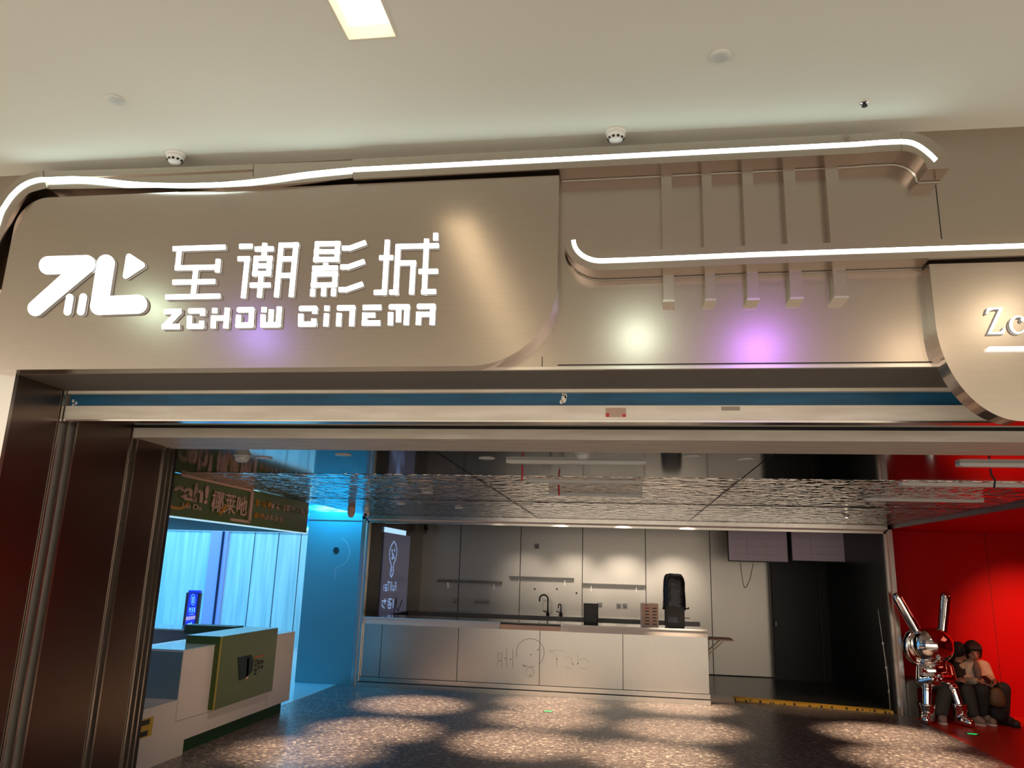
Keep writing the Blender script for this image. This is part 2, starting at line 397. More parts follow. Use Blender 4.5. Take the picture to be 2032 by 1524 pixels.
so = obj('sign_panel', prism(P, (0, YF - YP, 0)), M['champagne'], sign)
def z1(x, y): return (40 + x / 7.526, 490 + y / 7.526)
def z2(x, y): return (330 + x / 7.007, 460 + y / 7.007)
def z3(x, y): return (600 + x / 7.007, 450 + y / 7.007)
def glyph(name, zf, hulls=(), strokes=(), polys=(), hw=37, r=14, m='letter', depth=0.014, parent=sign, yp=None, sc_=1):
    bm = bmesh.new(); yp = yp or YP
    for h in hulls: prism([at_y(*zf(x, y), yp - depth) for x, y in hull2(h)], (0, depth - 0.001, 0), bm)
    for s in strokes:
        w = s[4] if len(s) > 4 else hw; rad = s[5] if len(s) > 5 else r
        prism([at_y(*zf(x, y), yp - depth) for x, y in stroke_pts(s[0:2], s[2:4], w, rad)], (0, depth - 0.001, 0), bm)
    for p_ in polys: prism([at_y(*zf(x, y), yp - depth) for x, y in p_], (0, depth - 0.001, 0), bm)
    o = obj(name, bm, M[m], parent); o.data.materials.append(M['letter_side'])
    for f_ in o.data.polygons:
        if abs(f_.normal.y) < .5: f_.material_index = 1
    return o
glyph('emblem', z1, hulls=[[(415, 275, 138), (985, 258, 138)], [(985, 258, 138), (228, 915, 120)]], m='emblem')
glyph('emblem', z1, hulls=[[(1278, 250, 138), (1180, 880, 138)], [(1183, 877, 140), (1755, 855, 144)]], m='emblem')
glyph('emblem_dash', z1, hulls=[[(740, 757, 58), (705, 967, 58)]])
glyph('emblem_dash', z1, hulls=[[(942, 750, 58), (905, 965, 58)]])
glyph('emblem_triangle', z1, hulls=[[(1625, 145, 46), (1818, 272, 46), (1577, 432, 44)]])
glyph('character', z2, strokes=[(85, 237, 827, 212), (182, 245, 152, 535), (115, 503, 745, 490), (723, 375, 707, 568), (412, 500, 373, 880), (83, 702, 685, 690), (-16, 908, 752, 893)])
glyph('character', z2, strokes=[(1010, 203, 1203, 200), (988, 375, 1167, 373), (1128, 345, 1070, 925), (1370, 153, 1357, 345), (1228, 240, 1495, 236),
      (1252, 335, 1228, 620), (1440, 333, 1420, 615), (1215, 369, 1480, 367), (1205, 474, 1470, 472), (1192, 583, 1455, 580), (1320, 590, 1293, 918), (1158, 743, 1453, 740),
      (1600, 150, 1530, 913), (1805, 148, 1735, 910), (1565, 187, 1845, 182), (1585, 378, 1780, 376), (1590, 607, 1760, 605)])
glyph('character', z3, strokes=[(207, 205, 185, 495, 33), (493, 198, 475, 488), (175, 239, 533, 234), (160, 346, 522, 344, 34), (150, 456, 512, 452), (325, 498, 323, 560),
      (135, 577, 497, 572), (130, 659, 497, 653), (168, 622, 157, 848), (457, 618, 447, 845), (115, 812, 482, 806), (300, 830, 293, 970), (147, 860, 140, 973), (437, 853, 430, 968),
      (548, 298, 672, 297), (636, 307, 886, 215), (525, 560, 640, 558), (612, 568, 868, 478), (500, 875, 617, 873), (586, 883, 845, 792)])
glyph('character', z3, strokes=[(1183, 178, 1138, 948), (1065, 432, 1267, 428), (990, 913, 1172, 910), (1333, 242, 1297, 945), (1297, 275, 1900, 263), (1205, 910, 1335, 908),
      (1310, 506, 1582, 501), (1545, 468, 1517, 945), (1728, 163, 1693, 940), (1612, 622, 1888, 618), (1650, 905, 1860, 900), (1855, 83, 1853, 195)])
L3 = dict(hw=38, r=6)
glyph('letter', z2, strokes=[(-34, 1112, 212, 1105), (-64, 1320, 190, 1316)], polys=[[(95, 1135), (208, 1135), (60, 1295), (-62, 1295)]], **L3)
glyph('letter', z2, strokes=[(300, 1100, 543, 1098, 38, 26), (505, 1072, 505, 1170), (322, 1168, 318, 1345), (282, 1314, 527, 1313, 38, 26), (492, 1235, 490, 1335)], **L3)
glyph('letter', z2, strokes=[(675, 1058, 672, 1135), (849, 1055, 825, 1345), (632, 1200, 875, 1200), (657, 1165, 650, 1345)], **L3)
glyph('letter', z2, strokes=[(978, 1085, 1228, 1083, 39, 30), (1188, 1060, 1175, 1325), (958, 1300, 1215, 1298, 39, 30), (1006, 1155, 998, 1325)], **L3)
glyph('letter', z2, strokes=[(1360, 1045, 1357, 1122), (1347, 1148, 1343, 1325), (1462, 1078, 1448, 1325), (1573, 1038, 1553, 1320), (1305, 1295, 1590, 1293, 39, 28)], **L3)
glyph('letter', z3, strokes=[(-50, 1137, 210, 1135, 38, 26), (173, 1110, 172, 1212), (-20, 1208, -22, 1385), (-60, 1355, 197, 1353, 38, 26), (160, 1275, 158, 1375)], **L3)
glyph('letter', z3, strokes=[(343, 1095, 340, 1172), (337, 1203, 325, 1388)], **L3)
glyph('letter', z3, strokes=[(480, 1128, 738, 1126, 39, 20), (699, 1110, 683, 1385), (512, 1198, 502, 1387)], **L3)
glyph('letter', z3, strokes=[(838, 1124, 1100, 1120), (835, 1230, 1015, 1228, 37), (825, 1340, 1085, 1338), (870, 1193, 862, 1375)], **L3)
glyph('letter', z3, strokes=[(1198, 1115, 1495, 1112, 38, 26), (1228, 1185, 1222, 1373), (1340, 1085, 1335, 1330), (1457, 1095, 1442, 1368)], **L3)
glyph('letter', z3, strokes=[(1590, 1108, 1855, 1104, 38, 26), (1816, 1085, 1803, 1367), (1585, 1218, 1830, 1216), (1620, 1180, 1612, 1367)], **L3)

# right hand panel with serif lettering
YQ = 3.03
rp = thing('cinema_sign', 'rounded steel panel at the right end of the fascia with white serif Zc', 'sign', (1.6, YQ, 2.3))
qx0 = at_y(1852, 600, YQ).x; qt = at_y(1850, 524, YQ).z; qb = at_y(2025, 836, YQ).z; rq = 0.27
P = [Vector((qx0, YQ, qt))] + [Vector((qx0 + rq + rq * math.cos(a), YQ, qb + rq * 1.45 + rq * 1.45 * math.sin(a))) for a in [PI + k * PI / 40 for k in range(21)]] + [Vector((3.6, YQ, qb)), Vector((3.6, YQ, qt))]
obj('sign_panel', prism(P, (0, YF + 0.02 - YQ, 0)), M['champagne'], rp)
def z4(x, y): return (1930 + x / 12.7, 590 + y / 12.7)
glyph('letter', z4, polys=[[(375, 262), (768, 258), (475, 885), (620, 880), (715, 855), (760, 810), (795, 745), (828, 748), (802, 915), (380, 925), (668, 298), (530, 305), (450, 330), (400, 375), (362, 420), (332, 412)]], parent=rp, yp=YQ)
cpts = arc(1150, 688, 226, 230, -0.9, -2 * PI + 0.75, 30) + arc(1165, 688, 158, 188, -2 * PI + 0.75, -0.9, 30)
glyph('letter', z4, hulls=[[(1262, 565, 48)]], polys=[cpts], parent=rp, yp=YQ)
a = at_y(*z4(420, 1245), YQ - .02); b = at_y(*z4(430, 1312), YQ - .02)
obj('underline_bar', bx(a.x, a.x + 1.3, YQ - .022, YQ - .001, b.z, a.z), M['letter'], rp)

# fascia seams
bm = bmesh.new()
for px, y0, y1 in ((1076, 708, 728), (1857, 366, 480)):
    a = at_y(px, y0, YF - .002); b = at_y(px, y1, YF - .002); bx(a.x - .0015, a.x + .0015, YF - .002, YF + .002, b.z, a.z, bm)
struct('trim_1', bm, M['seam'])
struct('trim_2', bx(-6, 7, YF - .004, YF + .01, ZF - 0.004, ZF + 0.008), M['steel_edge'])
struct('trim_3', bx(pr, qx0, YF - .003, YF + .004, ZF + 0.014, ZF + 0.018), M['seam'])

# ------------------------------------------------------------------ LED channels
YCH = 2.99
def offset_poly(path, w0, w1):
    """polygon in pixels from a centre path with offsets above and below"""
    P = [Vector(p) for p in path]; up = []; dn = []
    for i, p in enumerate(P):
        d = (P[min(i + 1, len(P) - 1)] - P[max(i - 1, 0)]).normalized(); n = Vector((d.y, -d.x))
        up.append(p + n * w0); dn.append(p - n * w1)
    return [(v.x, v.y) for v in up], [(v.x, v.y) for v in dn]
def smooth(path, n=8):
    out = []
    P = [Vector(p) for p in path]
    for i in range(len(P) - 1):
        p0, p1, p2, p3 = P[max(i - 1, 0)], P[i], P[i + 1], P[min(i + 2, len(P) - 1)]
        for k in range(n):
            t = k / n
            v = 0.5 * ((2 * p1) + (p2 - p0) * t + (2 * p0 - 5 * p1 + 4 * p2 - p3) * t * t + (3 * p1 - p0 - 3 * p2 + p3) * t ** 3)
            out.append((v.x, v.y))
    out.append(tuple(P[-1])); return out
def band(name, path, w0, w1, y0, y1, m, parent):
    up, dn = offset_poly(path, w0, w1)
    bm = bmesh.new(); n = len(up); d = Vector((0, y1 - y0, 0))
    A = [bm.verts.new(at_y(*p, y0)) for p in up]; B = [bm.verts.new(at_y(*p, y0)) for p in dn]
    A2 = [bm.verts.new(v.co + d) for v in A]; B2 = [bm.verts.new(v.co + d) for v in B]
    for i in range(n - 1):
        bm.faces.new((A[i], A[i + 1], B[i + 1], B[i])); bm.faces.new((A2[i + 1], A2[i], B2[i], B2[i + 1]))
        bm.faces.new((A[i + 1], A[i], A2[i], A2[i + 1])); bm.faces.new((B[i], B[i + 1], B2[i + 1], B2[i]))
    bm.faces.new((A[0], B[0], B2[0], A2[0])); bm.faces.new((B[-1], A[-1], A2[-1], B2[-1]))
    return obj(name, bm, m, parent)
def lip(path, w1, parent, name='wall_lip', t=.006):
    _, dn = offset_poly(path, 0, w1); W = [at_y(*p, YCH) for p in dn]; bm = bmesh.new(); A = []; B = []
    for i, p in enumerate(W):
        d = (W[min(i + 1, len(W) - 1)] - W[max(i - 1, 0)]).normalized(); n_ = Vector((d.z, 0, -d.x))
        A.append(bm.verts.new((p.x, YF - .006, p.z))); B.append(bm.verts.new((p.x + n_.x * t, YF - .0015, p.z + n_.z * t)))
    A2 = [bm.verts.new((v.co.x, YF, v.co.z)) for v in A]
    for i in range(len(W) - 1): bm.faces.new((A[i], A[i + 1], B[i + 1], B[i])); bm.faces.new((B[i], B[i + 1], A2[i + 1], A2[i]))
    return obj(name, bm, M['steel_edge'], parent)
# upper channel: straight run, right hand hook
up_c = thing('light_channel', 'upper steel channel along the ceiling with a wavy white light strip and hooked right end', 'light channel', (0, YCH, 3.4))
path = [(700, 336), (900, 326), (1110, 315.5), (1400, 300.5), (1600, 290.5), (1700, 285.5), (1745, 282), (1789, 280)]
hook = [(1801.6, 280.8), (1812, 283), (1822, 287.5), (1830, 292.6), (1838, 298.5), (1845, 304.4), (1852, 311), (1858, 317.4)]
band('housing', path, 20, 19, YCH, YF, M['champagne'], up_c); lip(path[2:], 19, up_c)
ho = [(1789, 260), (1812, 262), (1836, 269), (1856, 281), (1867, 290), (1875, 301), (1880, 311), (1884, 324.5), (1885.4, 334)]
hi = [(1840.5, 336), (1837, 324.5), (1833, 318), (1827.5, 312.7), (1820, 307.5), (1812, 304), (1800, 300.3), (1789, 299.5)]
ho = smooth(ho, 4); hi = smooth(hi, 4)
obj('hook_housing', prism([at_y(x, y, YCH) for x, y in ho + hi], (0, YF - YCH, 0)), M['champagne'], up_c, False)
lip([(x, y) for x, y in hi[::-1]], 0, up_c); lip([(1885.4, 334), (1840.5, 336)][::-1], 0, up_c)
lpath = [(0, 424), (9, 407), (24, 386), (46, 367), (72, 357), (100, 355.5), (150, 354), (200, 357.5), (260, 364), (320, 367), (400, 367), (470, 363), (540, 355), (610, 345), (700, 336)]
lpath = [(-14, 470)] + lpath
lp = smooth(lpath, 6)
band('light_strip', lp + path[1:] + hook, 4.0, 4.0, YCH - 0.004, YCH + 0.004, M['led'], up_c)
# flat band and curved corner on the left
hp = [(-40, 560), (-26, 500), (-14, 462), (0, 430), (12, 408), (28, 386), (50, 366), (88, 355)]
band('corner_housing', smooth(hp, 6), 18, 19, YCH + 0.001, YF, M['champagne'], up_c)
P = [(88, 340), (300, 333.5), (502, 326), (502, 336), (400, 341), (210, 349.5), (88, 352)]
obj('upper_band', prism([at_y(x, y, YCH + .001) for x, y in P], (0, YF - YCH - .001, 0)), M['champagne'], up_c)
P = [(88, 350), (200, 349), (300, 347), (502, 338), (502, 352), (345, 372), (88, 375.5)]
obj('lower_band', prism([at_y(x, y, YCH + .012) for x, y in P], (0, YF - YCH - .012, 0)), M['champagne'], up_c)
P = [(503, 326), (700, 318.5), (700, 353), (620, 361), (560, 366), (503, 369), (440, 372), (345, 372.5), (400, 368), (503, 350)]
obj('wave_face', prism([at_y(x, y, YCH + .006) for x, y in P], (0, YF - YCH - .006, 0)), M['champagne'], up_c)
# lower channel
lo_c = thing('light_channel', 'lower steel channel crossing the five bars with straight white light strip', 'light channel', (1.0, YCH, 2.9))
path = [(1142 + 50 - 50 * math.cos(a) - 4 * math.cos(a), 476 + 41 * math.sin(a)) for a in [0.0 + k * (PI / 2) / 12 for k in range(13)]] + [(1240, 515.5), (1500, 504.5), (1800, 494.5), (2032, 487), (2300, 478.5), (2700, 467)]
band('housing', path, 18, 19, YCH, YF, M['champagne'], lo_c); lip(path, 19, lo_c)
band('light_strip', path, 4.2, 4.2, YCH - 0.004, YCH + 0.004, M['led'], lo_c)

# five vertical bars
barlab = ['first of five vertical steel bars, the one nearest the emblem sign', 'second vertical steel bar counting from the emblem sign', 'middle one of the five vertical steel bars', 'fourth vertical steel bar counting from the emblem sign', 'last of five vertical steel bars, the one nearest the Zc panel']
bars = [(1312.5, 1333.5, 326, 1314.5, 1338, 605), (1393.5, 1413, 322, 1395, 1418.5, 603), (1474, 1496, 318.5, 1480, 1506, 602), (1556, 1580, 316, 1567, 1593, 600), (1640, 1666, 313, 1653, 1681, 598)]
for lab, (xa, xb, ya, xc, xd, yb) in zip(barlab, bars):
    y0 = YF - 0.055
    a = at_y(xa, ya + 60, y0); b = at_y(xb, ya + 60, y0); t0 = at_y(xa, ya - 6, y0).z; b0 = at_y(xc, yb - 7, y0).z
    t = thing('steel_bar', lab, 'steel bar', ((a.x + b.x) / 2, y0, b0), 'five vertical bars on the fascia')
    x0, x1 = a.x, b.x
    zs = at_y((xa + xc) / 2, 505, YCH).z
    obj('bar_body', bx(x0, x1, y0, YF, b0, t0, bev=0.0015), M['champagne'], t)
    obj('end_cap', bx(x0 - .002, x1 + .002, y0 - .004, YF, b0 - 0.003, b0 + .006), M['steel_edge'], t)
    obj('collar', bx(x0 - .002, x1 + .002, y0 - .004, YF, t0 - .03, t0 - .022), M['steel_edge'], t)

# ------------------------------------------------------------------ things on the mall ceiling
t = thing('recessed_lamp', 'long recessed rectangular lamp glowing cream in the mall ceiling', 'ceiling lamp', ((lx0 + lx1) / 2, 0, ZC))
bm = bx(lx0 - .01, lx0 - .0005, -3.2, ly1, ZC - .002, ZC + .07); bx(lx1 + .0005, lx1 + .01, -3.2, ly1, ZC - .002, ZC + .07, bm); bx(lx0, lx1, ly1 + .0005, ly1 + .01, ZC - .002, ZC + .07, bm); bx(lx0, lx1, -3.21, -3.2005, ZC - .002, ZC + .07, bm)
obj('trough', bm, M['troughwall'], t)
obj('diffuser', bx(lx0, lx1, -3.2, ly1, ZC + .055, ZC + .06), M['creamlight'], t)
for px, py, lab in ((229, 197, 'round frosted ceiling lamp above the left end of the emblem sign'), (1430, 109, 'round frosted ceiling lamp above the five bars')):
    p = at_z(px, py, ZC)
    t = thing('ceiling_disc_lamp', lab, 'ceiling lamp', p, 'round lamps in the mall ceiling')
    obj('rim', lathe([(.036, -.001), (.037, -.004), (.034, -.006)], p), M['white'], t, True)
    obj('lamp_glass', lathe([(.033, -.005), (.030, -.009), (.015, -.012), (.002, -.013)], p), M['lampoff'], t, True)
for px, py, lab in ((349, 306, 'white slotted smoke detector in front of the wavy light strip'), (1222, 262, 'white ribbed smoke detector beside the straight light strip')):
    p = at_z(px, py, ZC)
    t = thing('smoke_detector', lab, 'smoke detector', p, 'smoke detectors in the mall')
    obj('mount', lathe([(.044, 0), (.045, -.006), (.043, -.014)], p), M['white'], t, True)
    obj('detector_body', lathe([(.042, -.012), (.036, -.03), (.026, -.044), (.02, -.048), (.002, -.05)], p), M['white'], t, True)
    for k in range(10):
        a = k * 2 * PI / 10
        q = Vector((p.x + .0325 * math.cos(a), p.y + .0325 * math.sin(a), p.z - .035)); d = Vector((math.cos(a), math.sin(a), -0.8)).normalized()
        tt = Vector((-math.sin(a), math.cos(a), 0)); w = d.cross(tt)
        bm = bmesh.new(); prism([q + tt * .006 + w * .005, q - tt * .006 + w * .005, q - tt * .006 - w * .005, q + tt * .006 - w * .005], d * .002, bm)
        obj('slot', bm, M['black'], t)
p = at_z(1715, 203, ZC)
t = thing('sprinkler', 'small chrome sprinkler in the mall ceiling above the hooked channel end', 'sprinkler', p)
obj('escutcheon', lathe([(.019, 0), (.019, -.004), (.012, -.006)], p), M['chrome'], t, True)
obj('sprinkler_head', lathe([(.008, -.005), (.005, -.012), (.011, -.016), (.011, -.018)], p), M['black'], t, True)

# ------------------------------------------------------------------ lobby ceiling
struct('ceiling_lobby_front', bx(-3.75, 3.55, 4.40, 6.05, ZI, ZI + .08), M['smoothceil'])
struct('ceiling_lobby', bx(-3.75, 3.55, 6.05, 11.10, ZI - .002, ZI + .08), M['ripple'])
struct('ceiling_alcove', bx(3.55, 9, 4.4, 11.6, ZI - 0.05, ZI + .08), M['red'])
struct('ceiling_hall', bx(-12, -3.75, 4.4, 15.6, 3.6, 3.7), mat('dark hall ceiling', (0.10, 0.12, 0.16), 0.5))
struct('wall_upper_edge', bx(-3.80, -3.75, 4.4, 11.2, ZI - .001, 3.6), M['smoothceil'])
bm = bmesh.new()
for x in (-1.2, 0.9): bx(x - .002, x + .002, 4.46, 10.95, ZI - .0035, ZI + .0, bm)
for y in (8.4,): bx(-3.7, 3.5, y - .002, y + .002, ZI - .0035, ZI + 0, bm)
struct('trim_4', bm, M['seam'])
struct('trim_5', bx(3.545, 3.555, 4.45, 11.05, ZI - .051, ZI), mat('purple grey step', (0.10, 0.03, 0.05), 0.4))
def disc(px, py, r, lab, lit=None, z=ZI, cat='ceiling lamp', grp='round fittings in the lobby ceiling'):
    p = at_z(px, py, z) - Vector((0, 0, .002))
    t = thing('downlight', lab, cat, p, grp)
    obj('rim', lathe([(r, 0.002), (r, -.003), (r * .8, -.005)], p), M['white'], t, True)
    obj('lens', lathe([(r * .75, -.0045), (r * .7, -.006), (.002, -.006)], p), M[lit] if lit else M['lampoff'], t, True)
dl = [(524, 908, .06, 'ringed round fitting beside the detector near the left reveal'), (681, 902, .055, 'round pale fitting above the blue metal wall panel'),
      (966, 909, .055, 'open round fitting left of the long white tray'), (1373, 905, .055, 'round pale fitting right of the lobby smoke detector'), (1480, 911, .055, 'ringed fitting nearest the red corner in the smooth ceiling'),
      (848, 978, .06, 'small fitting in the rippled ceiling above the banner'), (910, 1008, .05, 'tiny fitting near the bar frame, above the floating shelves'), (795, 1000, .05, 'tiny fitting in the rippled ceiling next to the camera')]
for d in dl: disc(*d)
p = at_z(1680, 1027, ZI - .01)
t = thing('downlight', 'small bright spotlight at the edge above the blank screens', 'ceiling lamp', p)
obj('rim', lathe([(.028, .008), (.028, 0), (.02, -.002)], p), M['white'], t, True)
obj('lens', lathe([(.018, -.001), (.016, -.004), (.002, -.005)], p), mat('lit lens', (1, .9, .7), .4, emit=(1, .85, .6), estr=6), t, True)
for px, py, r, lab in ((481, 903, .06, 'smoke detector on the lobby ceiling above the green sign'), (1157, 896, .05, 'smoke detector on the lobby ceiling half hidden by the beam')):
    p = at_z(px, py, ZI); t = thing('smoke_detector', lab, 'smoke detector', p)
    obj('mount', lathe([(r, 0), (r, -.012)], p), M['white'], t, True)
    obj('detector_body', lathe([(r * .92, -.012), (r * .7, -.04), (r * .45, -.05), (.002, -.052)], p), M['white'], t, True)
# long white trays
def tray(pa, pb_, lab, mat_='white'):
    a = at_z(*pa, ZI - .03); b = at_z(*pb_, ZI - .03); y = (a.y + b.y) / 2
    t = thing('linear_tray_lamp', lab, 'tray lamp', ((a.x + b.x) / 2, y, ZI - .03), 'long trays under the lobby ceiling')
    obj('tray', bx(a.x, b.x, y - .035, y + .035, ZI - .020, ZI, bev=.002), M['white'], t)
    obj('cover', bx(a.x + .03, b.x - .03, y - .022, y + .022, ZI - .023, ZI - .0195), M['white'], t)
tray((1005, 922), (1282, 925), 'unlit white tray lamp nearest the beam with a red cable')
tray((1045, 960), (1277, 962), 'second white tray lamp from the beam over the counter')
tray((1090, 986), (1275, 987), 'third faint tray lamp over the counter')
tray((1900, 929), (2150, 931), 'white tray lamp above the red alcove nearest the beam')
tray((1785, 967), (2090, 970), 'middle white tray lamp crossing into the red corner')
tray((1714, 996), (1952, 999), 'short white tray lamp nearest the bar frame corner')
def cable(name, pts, r, m, lab, cat='cable', grp=None):
    return tag(obj(name, tube(pts, r), m), lab, cat, grp)
a = at_z(1036, 923, ZI - .022)
cable('red_cable', [a, a + Vector((.004, 0, -.05)), a + Vector((0, 0, -.11))], .006, M['redcable'], 'short red cable hanging from the tray lamp nearest the beam')
a = at_z(1109, 962, ZI - .022)
cable('red_cable', [a, a + Vector((.0, 0, -.05)), a + Vector((.005, 0, -.09))], .007, M['redcable'], 'reflection of the red cable built as a short cable under the second tray lamp')  # reflection of the hanging cable, built as a second cable
a = at_z(1965, 930, ZI - .022)
cable('black_cable', [a, a + Vector((.002, 0, -.04)), a + Vector((.02, 0, -.07)), a + Vector((.01, 0, -.12))], .006, M['black'], 'short black cable hanging from the tray lamp over the alcove')

# ------------------------------------------------------------------ bar frame and niche
XR = 3.40
f = thing('bar_portal', 'wide steel portal frame round the bar niche with a pinkish inner line', 'frame', (0, YB, 0))
fx0, fx1 = -3.80, 3.555
ft = ZI - .005
def portal(name, i0, i1, y0, y1, m):   # inset from the outer edge
    bm = bx(fx0 + i0, fx0 + i1, y0, y1, 0, ft - i0); bx(fx1 - i1, fx1 - i0, y0, y1, 0, ft - i0, bm); bx(fx0 + i0, fx1 - i0, y0, y1, ft - i1, ft - i0, bm)
    return obj(name, bm, m, f)
portal('outer_band', 0.0, .055, YB - .05, YB + .05, M['steel_edge'])
portal('line_strip', .055, .08, YB - .042, YB + .05, M['frameledge'])
portal('inner_band', .08, .11, YB - .05, YB + .05, M['steel_edge'])
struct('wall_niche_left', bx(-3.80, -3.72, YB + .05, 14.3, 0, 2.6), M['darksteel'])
struct('wall_niche_back', bx(-3.8, 2.62, 14.3, 14.4, 0, 2.6), M['wallsteel'])
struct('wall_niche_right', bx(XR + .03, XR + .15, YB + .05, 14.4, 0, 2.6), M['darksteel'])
struct('ceiling_niche', bx(-3.8, 3.55, YB + .05, 14.4, 2.5, 2.6), M['black'])
bm = bmesh.new()
for px in (913, 1033, 1156, 1281, 1409):
    x = at_y(px, 1100, 14.298).x; bx(x - .006, x + .006, 14.294, 14.30, 0, 2.5, bm)
struct('trim_6', bm, M['seam'])
struct('baseboard_back', bx(1.2, 2.62, 14.28, 14.30, 0.0, 0.012), M['seam'])
# dark door panels at the right of the niche
dx0 = at_y(1556, 1200, 14.1).x
t = struct('door_1', bx(2.50, XR + .03, 14.12, 14.18, 0, 1.95), M['darksteel'])
d2 = obj('door_edge', bx(2.50, 2.53, 14.09, 14.12, 0, 1.95), M['black'], t)
obj('door_handle', bx(2.54, 2.57, 14.06, 14.12, .86, .93), M['dull'], t)
obj('door_edge', bx(3.28, 3.31, 14.09, 14.12, 0, 1.95), M['black'], t)
struct('wall_above_door', bx(2.50, XR + .03, 14.10, 14.2, 1.95, 2.6), M['black'])
# worktop at the back
t = thing('back_counter', 'low dark worktop along the back wall behind the bar', 'counter', (-1.2, 13.9, 0))
obj('worktop', bx(-3.72, 1.25, 13.55, 14.29, .86, .90), mat('pale grey worktop', (0.30, 0.28, 0.26), 0.12), t)
obj('cabinet_body', bx(-3.72, 1.25, 13.62, 14.29, 0, .86), M['dull'], t)
obj('front_edge', bx(-3.72, 1.25, 13.535, 13.55, .83, .905), M['dull'], t)
# counter
ct = thing('bar_counter', 'long brushed steel bar counter with white apron and stripped sign marks', 'counter', (-1.3, YB, 0))
cz = .94
xs = [at_y(px, 1300, YB).x for px in (755, 908, 1071, 1236)]
cx0, cx1 = -3.69, 1.12
edges = [cx0] + xs + [cx1]
for a, b in zip(edges, edges[1:]):
    obj('front_panel', bx(a + .004, b - .004, YB, YB + .03, .135, .86), M['steel'], ct)
obj('carcass', bx(cx0, cx1 - .01, YB + .02, YB + .62, .0, .87), M['seam'], ct)
xa, xb = at_y(993, 1240, YB).x, at_y(1113, 1240, YB).x
obj('apron', bx(cx0, xa, YB - .03, YB + .02, .845, .925), M['whitepaint'], ct)
obj('apron', bx(xb, cx1, YB - .03, YB + .02, .845, .925), M['whitepaint'], ct)
obj('apron_recess', bx(xa, xb, YB - .002, YB + .02, .845, .91), M['peach'], ct)
obj('countertop', bx(cx0, cx1, YB - .0, YB + .66, .925, cz), M['blackgloss'], ct)
obj('top_edge', bx(xb, cx1, YB - .035, YB + .03, .925, cz + .001), M['white'], ct)
obj('top_edge', bx(cx0, xa, YB - .035, YB + .0, .925, cz + .001), M['glassy'], ct)
obj('plinth', bx(cx0 - .02, cx1 + .005, YB - .06, YB + .02, 0.0, .062, bev=.004), M['steel_edge'], ct)
obj('plinth_groove', bx(cx0 - .02, cx1 + .0, YB - .04, YB + .02, .062, .072), M['seam'], ct)
obj('plinth', bx(cx0 - .02, cx1 + .005, YB - .03, YB + .02, .072, .13, bev=.004), M['steel_edge'], ct)
# stripped sign marks: ring, "ull", "Tab"
YM = YB - .0012
def marks(name, lines, w=.004, m='residue'):
    bm = bmesh.new()
    for L_ in lines:
        for p, q in zip(L_, L_[1:]):
            P_ = [at_y(900 + x / 5.976, 1240 + y / 5.976, YM) for x, y in (p, q)]
            d = (P_[1] - P_[0]); 
            if d.length < 1e-5: continue
            d.normalize(); n = Vector((-d.z, 0, d.x)) * w / 2
            prism([P_[0] + n, P_[1] + n, P_[1] - n, P_[0] - n], (0, .001, 0), bm)
    obj(name, bm, M[m], ct)
ring = [(910 + 165 * math.cos(a), 330 + 168 * math.sin(a)) for a in [k * PI / 20 for k in range(41)]]
ring2 = [(905 + 48 * math.cos(a), 565 + 52 * math.sin(a)) for a in [k * PI / 10 for k in range(21)]]
marks('residue_ring', [ring[:7], ring[8:15], ring[18:]], .006)
marks('residue_ring', [ring2, [(925, 500), (960, 570)], [(850, 490), (870, 520)]], .003)
marks('residue_letters', [[(522, 335), (572, 335), (572, 515)], [(530, 340), (530, 440), (508, 475)], [(630, 285), (630, 500)], [(702, 285), (702, 510)]], .0045)
marks('residue_letters', [[(1125, 300), (1305, 306)], [(1130, 318), (1200, 325)], [(1222, 350), (1222, 500)], [(1475, 335), (1475, 460)],
      [(1490, 420), (1520, 402), (1560, 400), (1595, 425), (1612, 450)], [(1490, 500), (1530, 520), (1580, 520), (1605, 490)],
      [(1320, 400), (1360, 380), (1400, 400), (1415, 470)], [(1320, 480), (1350, 515), (1400, 515)], [(245, 380), (247, 420)]], .003)
bm = bmesh.new()
for x, y in ((612, 395), (553, 425), (674, 408), (1003, 293), (918, 353), (838, 487), (910, 598), (1225, 408), (1415, 466), (1474, 461)):
    p = at_y(900 + x / 5.976, 1240 + y / 5.976, YM); prism([Vector((p.x + .008 * math.cos(a), YM, p.z + .008 * math.sin(a))) for a in [j * PI / 5 for j in range(10)]], (0, .001, 0), bm)
obj('screw_holes', bm, M['seam'], ct)
# folding shelf at the counter end
fs = thing('folding_shelf', 'small pink folding shelf with two ivory brackets at the counter end', 'shelf', (cx1, YB + .2, .8))
a = at_y(1406, 1267, YB + .1); b = at_y(1455, 1271, YB + .1)
obj('shelf_board', bx(cx1 + .004, b.x, YB + .05, YB + .45, a.z - .018, a.z), M['woodtop'], fs)
for yy in (YB + .08, YB + .38):
    obj('bracket', tube([Vector((cx1 + .012, yy, a.z - .20)), Vector((cx1 + .2, yy, a.z - .03))], .009), M['ivory'], fs)
    obj('bracket_rail', bx(cx1 + .001, cx1 + .018, yy - .012, yy + .012, a.z - .26, a.z - .018), M['ivory'], fs)

